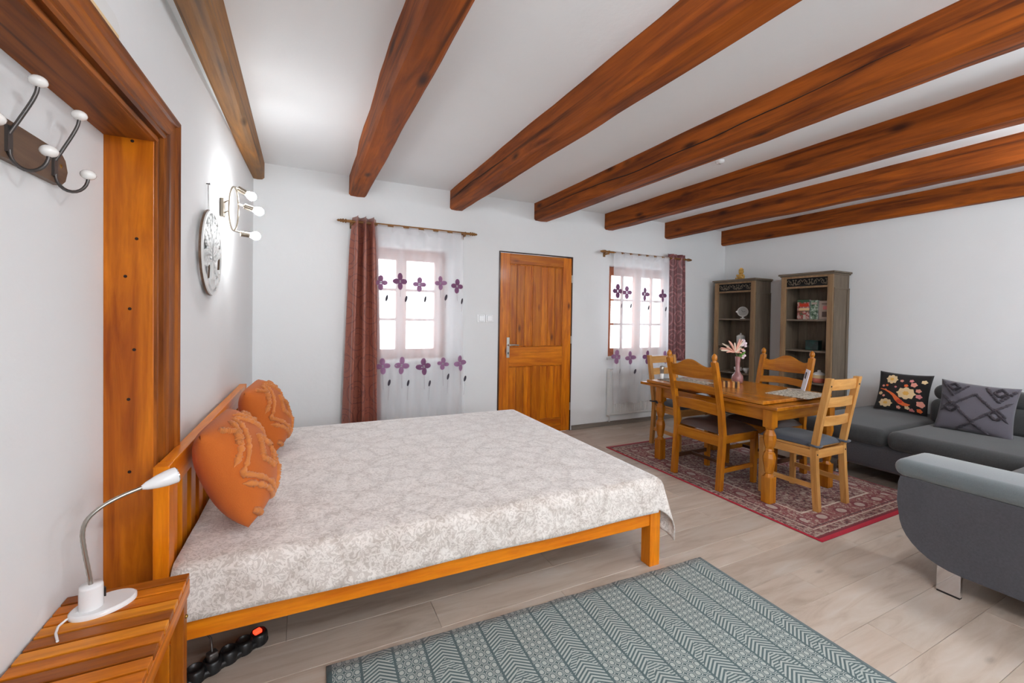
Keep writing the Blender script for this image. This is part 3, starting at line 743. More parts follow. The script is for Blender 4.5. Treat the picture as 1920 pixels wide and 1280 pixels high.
# coat rack in the doorway recess
t = thing('coat_rack', 'dark wooden coat rack with white-knobbed double hooks in the recess', 'coat rack', (xw(1.335)+ND, 1.335, 1.735), -WANG)
p = [(-0.62, -0.045), (0.262, -0.045), (0.285, -0.028), (0.296, 0.0), (0.285, 0.028), (0.262, 0.045), (-0.62, 0.045)]
MB().prism([(a, b) for a, b in p], 'x', 0.0, 0.016).build('board', 'rackwood', t, 0.004)
for hy in (0.225, 0.04, -0.145, -0.33):
    m = MB()
    m.box(0.016, 0.022, hy-0.009, hy+0.009, -0.03, 0.03)
    m.tube([(0.02+0.047*math.sin(q*math.pi/20), hy, 0.012+0.118*q/10+0.012*math.sin(q*math.pi/10)) for q in range(11)], 0.0042, 8)
    m.tube([(0.053-0.033*math.cos(q*math.pi/12), hy, -0.024-0.042*math.sin(q*math.pi/12)) for q in range(13)], 0.0042, 8)
    hk = m.build('hook', 'iron', t)
    MB().ball((0.068, hy, 0.140), 0.017, 14, (1, 1, 0.8)).build('knob', 'porcelain', hk)
    MB().ball((0.086, hy, -0.016), 0.017, 14, (1, 1, 0.8)).build('knob', 'porcelain', hk)
MB().lathe([(0.0001, 0.0175), (0.005, 0.017), (0.006, 0.016)], 0, 0.262, 0.008, 10, axis='x').build('screw', 'brass', t)

# pale plaque resting on the casing head
t = thing('pale_plaque', 'pale rounded plaque leaning on top of the door casing', 'plaque', (xw(1.38)+0.002, 1.38, NZ-0.028+0.1455), -WANG)
m = MB(); pts = [(-0.20, 0), (0.165, 0), (0.175, 0.012), (0.175, 0.03), (0.165, 0.05), (0.14, 0.062), (-0.20, 0.062)]
m.prism(pts, 'x', 0.002, 0.022); m.build('board', 'whitemat', t, 0.004)
B('ledge', 'print_cream', t, 0.022, 0.028, -0.2, 0.15, 0, 0.012, 0.003)

# ceiling sensor
t = thing('ceiling_sensor', 'small white round sensor on the ceiling beside the cracked beam', 'sensor', (3.065, 2.444, ZC))
MB().lathe([(0.035, 0), (0.035, -0.012), (0.025, -0.022), (0.001, -0.024)], seg=20).build('housing', 'white', t)
MB().lathe([(0.010, -0.022), (0.009, -0.03), (0.001, -0.032)], seg=12).build('lens', 'steel', t)

# ceiling lamps: one right of the frame, one added behind the camera as fill
def ceiling_lamp(x, y, label, bulb):
    t = thing('ceiling_lamp', label, 'ceiling lamp', (x, y, 0), 0, 'three-armed ceiling lamps')
    m = MB(); m.lathe([(0.06, ZC), (0.06, ZC-0.02), (0.012, ZC-0.03), (0.012, 2.25)], seg=16); m.build('stem', 'nickel', t)
    for k in range(3):
        a = R_(90+120*k); c, s = math.cos(a), math.sin(a)
        arm = MB().tube([(0, 0, 2.26), (0.1*c, 0.1*s, 2.22), (0.2*c, 0.2*s, 2.25)], 0.008, 8).build('arm', 'nickel', t)
        MB().ball((0.2*c, 0.2*s, 2.29), 0.04).build('bulb', bulb, arm)
ceiling_lamp(3.75, 0.15, 'three-armed ceiling lamp with lit bulbs hanging over the sofa', 'bulb2')
ceiling_lamp(0.95, -0.45, 'added three-armed fill lamp with lit bulbs, unseen behind the teal rug', 'fill_bulb')

# ================================================================== BED
BRZ = R_(-0.9); BO = (xw(1.77)+0.032, 1.785, 0)
bed = thing('bed', 'orange pine double bed frame with slatted headboard', 'bed', BO, BRZ)
BWY, BLX = 1.90, 2.225
for y0 in (0.0, BWY-0.06):
    B('post', 'bed_z', bed, 0, 0.045, y0, y0+0.06, 0, 0.835)
B('headboard_rail', 'bed_y', bed, 0.002, 0.043, 0.06, BWY-0.06, 0.735, 0.835); B('headboard_rail', 'bed_y', bed, 0.005, 0.040, 0.06, BWY-0.06, 0.30, 0.38)
ns = 13
for k in range(ns):
    yc = 0.06+(BWY-0.12)*(k+0.5)/ns; B('headboard_slat', 'bed_z', bed, 0.012, 0.030, yc-0.037, yc+0.037, 0.38, 0.735)
for y0 in (0.004, BWY-0.034): B('side_rail', 'bed_x', bed, 0.045, BLX-0.07, y0, y0+0.03, 0.225, 0.355)
B('foot_rail', 'bed_y', bed, BLX-0.04, BLX-0.01, 0.07, BWY-0.07, 0.225, 0.355)
for y0 in (-0.002, BWY-0.068): B('leg', 'bed_z', bed, BLX-0.07, BLX, y0, y0+0.07, 0, 0.36)
for k in range(12):
    xs = 0.12+k*0.17; B('slat', 'pine_y', bed, xs, xs+0.08, 0.034, BWY-0.034, 0.30, 0.318)
mt = MB().rbox(0.06, BLX-0.02, 0.03, BWY-0.03, 0.3185, 0.470, 0.04, 4).build('mattress', 'mattress')
tag(mt, 'white mattress lying on the pine bed under the bedspread', 'mattress'); mt.location = BO; mt.rotation_euler = (0, 0, BRZ)
# bedspread: top plus hanging sides
ZT = 0.484
def spread():
    m = MB(); x0, x1 = 0.05, BLX+0.012; y0, y1 = -0.012, BWY+0.012; hang_near, hang_far, hang_foot = 0.187, 0.19, 0.33
    r = 0.045
    def drop(s, lim):      # s: cloth length beyond the edge -> (outward, down)
        if s <= 0: return 0.0, 0.0
        arc = r*math.pi/2
        if s < arc: a = s/r; return r*math.sin(a), r*(1-math.cos(a))
        return r+0.02*(s-arc)/lim, r+(s-arc)
    ux = [x0+(x1-r-x0)*i/70 for i in range(71)]+[x1-r+(hang_foot+0.02)*(i+1)/18 for i in range(18)]
    vy = [y0+r-(hang_near+0.02)*(1-i/14) for i in range(14)]+[y0+r+(y1-y0-2*r)*i/60 for i in range(61)]+[y1-r+(hang_far+0.02)*(i+1)/12 for i in range(12)]
    nu, nv = len(ux), len(vy); vs = []
    for v in vy:
        for u in ux:
            sx = max(0, u-(x1-r)); sn = max(0, (y0+r)-v); sf = max(0, v-(y1-r)); sy = max(sn, sf); sg = -1 if sn > 0 else 1
            bx_, by_ = min(u, x1-r), min(max(v, y0+r), y1-r)
            if sx > 0 and sy > 0:
                L = math.hypot(sx, sy); a = math.atan2(sy, sx); o_, d_ = drop(L*0.93, 0.3)
                o_ += 0.20*L*math.sin(2*a)**2
                x, y, z = bx_+o_*math.cos(a), by_+sg*o_*math.sin(a), ZT-d_
            else:
                ox, dx = drop(sx, 0.3); oy, dy = drop(sy, 0.3); x, y, z = bx_+ox+0.16*max(0, dx-0.03), by_+sg*oy, ZT-max(dx, dy)
                if dx > 0: x += 0.010*math.sin(v*11)*min(1, dx*5)
                if dy > 0: y += 0.006*math.sin(u*7)*min(1, dy*5)
            if sx <= 0 and sy <= 0: z += 0.006*noise.noise(Vector((u*2.2, v*2.2, 0)))+0.0025*noise.noise(Vector((u*9, v*9, 3)))
            if u < x0+0.02: z -= 0.0
            vs.append((x, y, z))
    m.add(vs, [(j*nu+i, j*nu+i+1, (j+1)*nu+i+1, (j+1)*nu+i) for j in range(nv-1) for i in range(nu-1)], True)
    return m
o = spread().build('bedspread', 'spread', None, solid=0.005)
tag(o, 'cream and taupe damask bedspread draped over the bed', 'bedspread'); o.location = BO; o.rotation_euler = (0, 0, BRZ)

# pillows
ROUND = [False]
def pillow_surf(w, h, t, u, v, side):
    a, b = 2*u-1, 2*v-1
    e = 0.07
    if ROUND[0]: x = a*(1-0.045*b**4)*w/2; y = b*(1-0.045*a**4)*h/2
    else: x = a*(1-e*(1-b*b))*w/2; y = b*(1-e*(1-a*a))*h/2
    k = max(0.0, (1-abs(a)**2.6)*(1-abs(b)**2.6))**0.55
    return (x, y, side*t/2*k)
def pillow(name, label, cat, w, h, t, mat, mtx, group=None):
    m = MB(); m.grid(lambda u, v: pillow_surf(w, h, t, u, v, 1), 28, 28); m.grid(lambda u, v: pillow_surf(w, h, t, u, v, -1), 28, 28)
    root = thing(name, label, cat, group=group); root.matrix_world = mtx
    m.build('cover', mat, root, weld=True)
    return root
def frame_mtx(c, wv, hv):
    x = Vector(wv).normalized(); y = Vector(hv); y = (y-x*y.dot(x)).normalized(); z = x.cross(y)
    return Matrix(((x.x, y.x, z.x, c[0]), (x.y, y.y, z.y, c[1]), (x.z, y.z, z.z, c[2]), (0, 0, 0, 1)))
def surf_line(w, h, t, pts, n=14, lift=0.002):
    out = []
    for (a, b), (c, d_) in zip(pts[:-1], pts[1:]):
        for k in range(n):
            q = k/n; p = pillow_surf(w, h, t, a+(c-a)*q, b+(d_-b)*q, 1); out.append((p[0], p[1], p[2]+lift))
    p = pillow_surf(w, h, t, pts[-1][0], pts[-1][1], 1); out.append((p[0], p[1], p[2]+lift)); return out
def tufts(root, w, h, t, lines, rad, mat, name):
    for ln in lines:
        m = MB(); P = surf_line(w, h, t, ln)
        Q = []; rr = []
        for i in range(len(P)-1):
            a, b = Vector(P[i]), Vector(P[i+1])
            for k in range(3): Q.append(a.lerp(b, k/3)); rr.append(rad*(0.85+0.3*((i*3+k) % 2)+0.75*noise.noise(Vector((i*1.3, k*2.1, len(ln)+ln[0][0]*9)))))
        n_ = len(rr); rr = [r_*min(1.0, (i_+0.6)/4, (n_-i_-0.4)/4) for i_, r_ in enumerate(rr)]
        m.tube(Q, rr, 7); m.build(name, mat, root)
DIAM = [[(0.5, 0.04), (0.06, 0.5), (0.5, 0.96)], [(0.5, 0.04), (0.94, 0.5), (0.5, 0.96)], [(0.04, 0.42), (0.42, 0.04)], [(0.58, 0.04), (0.96, 0.42)], [(0.04, 0.6), (0.40, 0.96)], [(0.6, 0.96), (0.96, 0.6)],
        [(0.5, 0.32), (0.33, 0.5), (0.5, 0.68), (0.67, 0.5), (0.5, 0.32)], [(0.14, 0.04), (0.04, 0.14)], [(0.15, 0.75), (0.25, 0.85), (0.14, 0.95)], [(0.84, 0.84), (0.75, 0.92)]]
ROUND[0] = True
pw, ph, pt_ = 0.41, 0.42, 0.23
for i, (c, lab) in enumerate((((-0.24, 2.11, 0.722), 'rust cushion with tufted diamonds, nearer the doorway recess'), ((-0.205, 3.11, 0.715), 'rust cushion with tufted diamonds, farther along the headboard'))):
    r = pillow('throw_pillow', lab, 'cushion', pw, ph, pt_, 'rust', frame_mtx(c, (0.05, 0.44, 0.03), (-0.19, -0.09, 0.42)), 'rust cushions against the headboard')
    tufts(r, pw, ph, pt_, DIAM, 0.0115, 'rusttuft', 'tufted_trim')

ROUND[0] = False
# ================================================================== NIGHTSTAND, LAMP, POWER STRIP
NX0, NX1, NY0, NY1, NZT = xw(1.3)+ND+0.012, -0.316, 0.93, 1.67, 0.52
t = thing('nightstand', 'slatted acacia nightstand beside the bed', 'nightstand', (0, 0, 0), 0)
nsl = 16; sw_ = (NY1-NY0)/nsl
for k in range(nsl):
    B('top_slat', ('ns_x', 'nsd_x', 'ns_x', 'nsl_x', 'nsd_x', 'nsl_x', 'ns_x')[k % 7], t, NX0, NX1-0.004, NY0+k*sw_+0.004, NY0+(k+1)*sw_-0.004, NZT-0.018, NZT, 0.002)
for x0 in (NX0+0.01, NX1-0.025): B('side_rail', 'ns_y', t, x0, x0+0.022, NY0+0.01, NY1-0.004, NZT-0.065, NZT-0.0185, 0.002)
for y0 in (NY0+0.01, NY1-0.03): B('end_rail', 'ns_x', t, NX0+0.033, NX1-0.026, y0, y0+0.02, NZT-0.065, NZT-0.0185, 0.002)
for x0 in (NX0+0.004, NX1-0.038):
    for y0 in (NY0+0.03, NY1-0.075): B('leg', 'ns_z', t, x0+0.0, x0+0.034, y0, y0+0.042, 0, NZT-0.066, 0.003)
for k in range(5):
    yy = NY0+0.10+k*0.11; B('shelf_slat', 'ns_x', t, NX0+0.01, NX1-0.012, yy, yy+0.07, 0.2, 0.214, 0.002)
for yy in (NY1-0.053, NY0+0.05): MB().ball((NX1-0.003, yy, 0.41), 0.006, 8).build('bolt', 'brass', t)

LX, LY, LZ = -0.530, 1.555, NZT
t = thing('desk_lamp', 'white gooseneck desk lamp on the nightstand', 'lamp', (LX, LY, LZ), R_(28))
m = MB(); n = 32
vs = [(0.036+0.072*math.cos(2*math.pi*k/n), 0.052*math.sin(2*math.pi*k/n), z) for z in (0, 0.010) for k in range(n)]+[(0.036+0.068*math.cos(2*math.pi*k/n), 0.048*math.sin(2*math.pi*k/n), 0.013) for k in range(n)]
m.add(vs, [(j*n+k, j*n+(k+1) % n, (j+1)*n+(k+1) % n, (j+1)*n+k) for j in (0, 1) for k in range(n)], True); m.add(vs[-n:], [tuple(range(n))]); m.add(vs[:n], [tuple(range(n))[::-1]]); m.build('base', 'white', t)
MB().lathe([(0.026, 0.012), (0.0255, 0.07), (0.024, 0.076), (0.0001, 0.077)], 0.010, 0, 0, 24).build('stem_holder', 'white', t)
MB().box(0.036, 0.04, -0.006, 0.006, 0.03, 0.055).build('switch', 'black', t, 0.001)
goose = [(0.010, 0, 0.07), (0.004, 0, 0.12), (-0.004, 0, 0.18), (-0.007, 0, 0.225), (0.002, 0, 0.258), (0.030, 0, 0.283), (0.072, 0, 0.300), (0.118, 0, 0.310)]
fine = []
for i in range(len(goose)-1):
    p0, p1, p2, p3 = [Vector(goose[max(0, min(len(goose)-1, i+q))]) for q in (-1, 0, 1, 2)]
    for k in range(6):
        s = k/6; fine.append(0.5*((2*p1)+(-p0+p2)*s+(2*p0-5*p1+4*p2-p3)*s*s+(-p0+3*p1-3*p2+p3)*s**3))
fine.append(Vector(goose[-1]))
MB().tube(fine, [0.0052+0.0005*(i % 2) for i in range(len(fine))], 10).build('gooseneck', 'steel', t)
hp = Vector(goose[-1]); hd = Vector((0.97, 0, 0.17)).normalized()
prof_ = [(0, 0.006), (0.012, 0.012), (0.035, 0.019), (0.06, 0.0235), (0.078, 0.0245), (0.086, 0.0240)]
sh = MB().tube([hp+hd*a for a, r in prof_], [r for a, r in prof_], 20, caps=False).build('shade', 'white', t)
MB().tube([hp+hd*0.078, hp+hd*0.089], [0.0225, 0.0215], 18).build('bulb_ring', 'chrome', sh)
t2 = MB().tube([(-0.016, 0.0, 0.012), (-0.04, -0.004, 0.005), (-0.056, -0.02, 0.004), (-0.064, -0.05, 0.004), (-0.066, -0.09, 0.004)], 0.003, 8).build('cord', 'white', t)

t = thing('power_strip', 'black power strip with red lit switch on the floor under the bed', 'power strip', (-0.395, 1.865, 0), math.atan2(0.135, 0.225))
MB().rbox(-0.03, 0.31, -0.028, 0.028, 0.0, 0.03, 0.012, 3).build('base', 'black', t)
for k in range(6):
    m = MB(); m.lathe([(0.033, 0.0), (0.034, 0.02), (0.032, 0.038), (0.026, 0.048), (0.024, 0.046), (0.022, 0.034), (0.0001, 0.034)], 0.0+k*0.056, 0, 0.004, 20)
    so = m.build('socket', 'black', t)
m = MB(); m.rbox(0.262, 0.29, -0.012, 0.012, 0.045, 0.058, 0.004, 2); m.build('switch', 'redled', t)
m = MB(); m.rbox(0.095, 0.13, -0.016, 0.016, 0.04, 0.075, 0.006, 2); m.tube([(0.112, 0, 0.07), (0.112, 0.01, 0.12), (0.10, 0.12, 0.16), (0.06, 0.22, 0.14)], 0.004, 8); m.build('plug', 'iron', t)

# ================================================================== RUGS
def rug(name, label, x0, x1, y0, y1, z, mat, rz=0, rip=0.0):
    w, l = x1-x0, y1-y0; m = MB()
    def fn(u, v):
        x, y = (u-0.5)*w, (v-0.5)*l; e = 0
        if rip and v > 0.96: y += rip*noise.noise(Vector((x*9, 0, 0))); e = rip*0.6*abs(noise.noise(Vector((x*6, 4, 0))))
        return (x, y, z+e)
    m.grid(fn, 80, 40)
    o = m.build(name, mat, None, solid=z*1.2); o.location = ((x0+x1)/2, (y0+y1)/2, 0); o.rotation_euler = (0, 0, rz)
    return tag(o, label, 'rug')
RW, RL = 2.02, 1.95
rug('flatweave_rug', 'teal-grey flatweave rug with chevron bands beside the bed', 2.01-1.952, 2.01, 1.728-1.95, 1.728, 0.0035, teal_rug_mat(1.952, 1.95, 0.122), R_(-1.8), 0.006)
rug('persian_rug', 'red-bordered persian rug under the dining table', 2.875, 4.33, 1.505, 3.60, 0.004, red_rug_mat(1.455, 2.095))

# ================================================================== DINING TABLE AND CHAIRS
TX0, TX1, TY0, TY1, TZ = 3.06, 3.95, 1.925, 3.32, 0.752
t = thing('dining_table', 'honey oak dining table with turned legs on the persian rug', 'table', (0, 0, 0.0075))
MB().box(TX0, TX1, TY0+0.10, TY1-0.10, TZ-0.026, TZ).build('tabletop', 'oak_y', t, 0.006, 3)
for y0, y1 in ((TY0, TY0+0.45), (TY1-0.45, TY1)): MB().box(TX0+0.01, TX1-0.01, y0, y1, TZ-0.056, TZ-0.030).build('extension_leaf', 'oak_y', t, 0.006, 3)
LXs, LYs = (3.125, 3.865), (2.01, 3.09)
for (x0, x1, y0, y1) in ((LXs[0], LXs[1], LYs[0]-0.012, LYs[0]+0.012), (LXs[0], LXs[1], LYs[1]-0.012, LYs[1]+0.012)): B('apron', 'oak_x', t, x0+0.035, x1-0.035, y0, y1, TZ-0.150, TZ-0.057)
for x in LXs: B('apron', 'oak_y', t, x-0.012, x+0.012, LYs[0]+0.035, LYs[1]-0.035, TZ-0.150, TZ-0.057)
lp = [(0.036, 0.195), (0.030, 0.205), (0.022, 0.215), (0.030, 0.225), (0.034, 0.25), (0.043, 0.30), (0.046, 0.335), (0.040, 0.365), (0.026, 0.385), (0.032, 0.392), (0.026, 0.40), (0.036, 0.425), (0.045, 0.47), (0.043, 0.505), (0.030, 0.535), (0.024, 0.542), (0.036, 0.552), (0.036, 0.56)]
for x in LXs:
    for y in LYs:
        m = MB(); m.box(x-0.036, x+0.036, y-0.036, y+0.036, 0, 0.195); m.lathe(lp, x, y, 0, 8, smooth=False, rot=R_(22.5)); m.box(x-0.036, x+0.036, y-0.036, y+0.036, 0.56, TZ-0.057)
        m.build('leg', 'oak_z', t, 0.006, 2)

def carved_chair():      # local: faces +x, origin between rear feet
    t = thing('carved_chair', 'x', 'chair', group='carved oak dining chairs')
    W = 0.225
    for s in (-1, 1):
        y0, y1 = s*W-0.021, s*W+0.021
        prof = [(0.0, 0.0), (0.012, 0.20), (0.03, 0.42), (0.01, 0.60), (-0.045, 0.85), (-0.085, 1.0)]
        m = MB(); P = [(x-0.0, z) for x, z in prof]; poly = [(x-0.018, z) for x, z in P]+[(x+0.026 if z < 0.5 else x+0.02, z) for x, z in reversed(P)]
        m.prism([(a, b) for a, b in poly], 'y', y0, y1)
        leg = m.build('rear_leg', 'oak_z', t, 0.004)
        m = MB(); m.lathe([(0.019, 0), (0.021, 0.006), (0.013, 0.013), (0.020, 0.022), (0.022, 0.036), (0.018, 0.052), (0.008, 0.064), (0.001, 0.068)], -0.084, s*W, 0.998, 14); m.build('finial', 'oak_z', leg)
    # crest rail with ogee top
    def slat(name, zb, zt, xb, xt, top):
        m = MB(); n = 24
        vs = []
        for i in range(n+1):
            y = -W+0.016+(2*W-0.032)*i/n; q = i/n
            bow = 0.022*math.sin(math.pi*q); zz = zt+top(q); zl = zb+0.012*math.sin(math.pi*q)*(1 if name == 'slat' else -0.5)
            for x, z in ((xb-bow-0.011, zl), (xb-bow+0.011, zl), (xt-bow+0.011, zz), (xt-bow-0.011, zz)): vs.append((x, y, z))
        m.add(vs, [(i*4+k, i*4+(k+1) % 4, (i+1)*4+(k+1) % 4, (i+1)*4+k) for i in range(n) for k in range(4)]+[(0, 1, 2, 3), (n*4, n*4+1, n*4+2, n*4+3)])
        m.build(name, 'oak_y', t, 0.003)
    def ogee(q):
        s = abs(2*q-1)
        return 0.052*(0.5+0.5*math.cos(min(1, s/0.78)*math.pi))+0.012*max(0, s-0.85)/0.15
    slat('crest_rail', 0.862, 0.955, -0.05, -0.075, ogee)
    slat('slat', 0.740, 0.800, -0.012, -0.03, lambda q: 0.012*math.sin(math.pi*q))
    slat('slat', 0.575, 0.665, 0.018, 0.002, lambda q: 0.012*math.sin(math.pi*q))
    D = 0.43
    for s in (-1, 1):
        y0, y1 = s*W-0.012-(0 if s < 0 else 0), s*W+0.012
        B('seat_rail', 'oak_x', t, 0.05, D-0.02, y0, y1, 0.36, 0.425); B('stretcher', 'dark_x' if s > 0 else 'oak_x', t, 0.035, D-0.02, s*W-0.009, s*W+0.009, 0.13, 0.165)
        m = MB(); m.hexa([(D-0.022, s*W-0.018, 0), (D+0.018, s*W-0.018, 0), (D+0.018, s*W+0.018, 0), (D-0.022, s*W+0.018, 0), (D-0.026, s*W-0.023, 0.425), (D+0.022, s*W-0.023, 0.425), (D+0.022, s*W+0.023, 0.425), (D-0.026, s*W+0.023, 0.425)])
        m.build('front_leg', 'oak_z', t, 0.004)
    B('seat_rail', 'oak_y', t, 0.012, 0.034, -W+0.02, W-0.02, 0.335, 0.42); B('seat_rail', 'oak_y', t, D-0.01, D+0.012, -W+0.024, W-0.024, 0.36, 0.425)
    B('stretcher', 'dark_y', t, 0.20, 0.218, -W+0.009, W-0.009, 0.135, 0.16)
    m = MB()
    def sf(u, v, s=1):
        a, b = 2*u-1, 2*v-1; k = max(0, (1-abs(a)**4)*(1-abs(b)**4))**0.5
        return (0.04+0.415*u, (W+0.012)*b, 0.428+0.062*k*(1 if s > 0 else 0))
    m.grid(lambda u, v: sf(u, v, 1), 22, 22); m.grid(lambda u, v: sf(u, v, -1), 2, 2)
    m.build('leather_seat', 'leather', t)
    return t
def ladder_chair():     # local: faces +x, origin between rear feet
    t = thing('ladder_chair', 'x', 'chair', group='pale pine ladder-back chairs')
    W = 0.178
    for s in (-1, 1):
        m = MB(); P = [(0.0, 0.0), (0.02, 0.25), (0.03, 0.43), (0.0, 0.62), (-0.06, 0.955)]
        m.prism([(x-0.018, z) for x, z in P]+[(x+0.022, z) for x, z in reversed(P)], 'y', s*W-0.018, s*W+0.018); lg = m.build('rear_leg', 'pine_z', t, 0.004)
        for z, x in ((0.90, -0.070), (0.40, 0.008)): MB().ball((x, s*W, z), 0.006, 8, (0.6, 1, 1)).build('bolt', 'black', lg)
    def slat(zc, hh, x):
        m = MB(); n = 12; vs = []
        for i in range(n+1):
            y = -W+0.016+(2*W-0.032)*i/n; bow = 0.016*math.sin(math.pi*i/n)
            for a, b in ((-0.009, -hh), (0.009, -hh), (0.004, hh), (-0.014, hh)): vs.append((x-bow+a, y, zc+b))
        m.add(vs, [(i*4+k, i*4+(k+1) % 4, (i+1)*4+(k+1) % 4, (i+1)*4+k) for i in range(n) for k in range(4)]+[(0, 1, 2, 3), (n*4, n*4+1, n*4+2, n*4+3)])
        m.build('slat', 'pine_y', t, 0.003)
    slat(0.905, 0.038, -0.046); slat(0.778, 0.035, -0.024); slat(0.64, 0.035, 0.0)
    D = 0.40
    for s in (-1, 1):
        W2 = W+0.022*s*s
        m = MB(); m.box(D-0.018, D+0.018, s*W2-0.018, s*W2+0.018, 0, 0.43); m.build('front_leg', 'pine_z', t, 0.004)
        m = MB(); m.hexa([(0.045, s*W-0.01, 0.37), (D-0.018, s*W2-0.01, 0.37), (D-0.018, s*W2+0.01, 0.37), (0.045, s*W+0.01, 0.37), (0.045, s*W-0.01, 0.428), (D-0.018, s*W2-0.01, 0.428), (D-0.018, s*W2+0.01, 0.428), (0.045, s*W+0.01, 0.428)]); m.build('seat_rail', 'pine_x', t, 0.002)
        m = MB(); m.hexa([(0.03, s*W-0.008, 0.15), (D-0.018, s*W2-0.008, 0.15), (D-0.018, s*W2+0.008, 0.15), (0.03, s*W+0.008, 0.15), (0.03, s*W-0.008, 0.185), (D-0.018, s*W2-0.008, 0.185), (D-0.018, s*W2+0.008, 0.185), (0.03, s*W+0.008, 0.185)]); m.build('stretcher', 'pine_x', t, 0.002)
    B('seat_rail', 'pine_y', t, 0.012, 0.032, -W+0.018, W-0.018, 0.37, 0.428); B('seat_rail', 'pine_y', t, D-0.01, D+0.01, -W-0.004, W+0.004, 0.37, 0.428)
    m = MB(); m.hexa([(0.048, -W+0.001, 0.430), (D+0.028, -W-0.03, 0.430), (D+0.028, W+0.03, 0.430), (0.048, W-0.001, 0.430), (0.048, -W+0.001, 0.446), (D+0.028, -W-0.03, 0.446), (D+0.028, W+0.03, 0.446), (0.048, W-0.001, 0.446)]); m.build('seat', 'pine_x', t, 0.004)
    return t
def chair_pad():
    t = thing('chair_pad', 'x', 'chair pad', group='slate chair pads')
    m = MB()
    def sf(u, v, s):
        a, b = 2*u-1, 2*v-1; k = max(0, (1-abs(a)**6)*(1-abs(b)**6))**0.4; q = 0.006*math.cos(a*math.pi)*math.cos(b*math.pi)
        return (0.03+0.40*u, (0.178+0.022*u)*b*1.02, 0.452+(0.034*k-max(0, q) if s > 0 else -0.003))
    m.grid(lambda u, v: sf(u, v, 1), 24, 24); m.grid(lambda u, v: sf(u, v, -1), 4, 4); m.build('cushion', 'pad', t)
    for s in (-1, 1):
        m = MB(); m.tube([(0.05, s*0.15, 0.468), (0.05, s*0.206, 0.466), (0.02, s*0.207, 0.464), (-0.005, s*0.205, 0.463), (-0.008, s*0.178, 0.462), (-0.005, s*0.150, 0.463), (0.05, s*0.148, 0.466)], 0.008, 8); m.build('tie', 'pad', t)
    return t
Z7 = 0.0068
A = carved_chair(); A['label'] = 'carved oak chair with leather seat on the near side of the table'
A.location = (2.965, 2.535, Z7); A.scale = (1, 1, 1.02); A.rotation_euler = (0, 0, R_(1))
Cc = copy_tree(A); Cc['label'] = 'carved oak chair with leather seat on the sofa side of the table'
Cc.location = (4.025, 2.50, 0.0); Cc.location.z = Z7; Cc.rotation_euler = (0, 0, R_(180))
Bc = ladder_chair(); Bc['label'] = 'pale pine ladder-back chair at the table end nearest the teal rug'
Bc.location = (3.478, 1.765, Z7); Bc.rotation_euler = (0, 0, R_(90))
Dc = copy_tree(Bc); Dc['label'] = 'pale pine ladder-back chair at the table end near the window'
Dc.location = (3.61, 3.52, Z7); Dc.rotation_euler = (0, 0, R_(-90))
pb = chair_pad(); pb['label'] = 'slate grey pad tied to the pale chair nearest the teal rug'; pb.location = Bc.location; pb.rotation_euler = Bc.rotation_euler
pd = copy_tree(pb); pd['label'] = 'slate grey pad tied to the pale chair near the window'; pd.location = Dc.location; pd.rotation_euler = Dc.rotation_euler

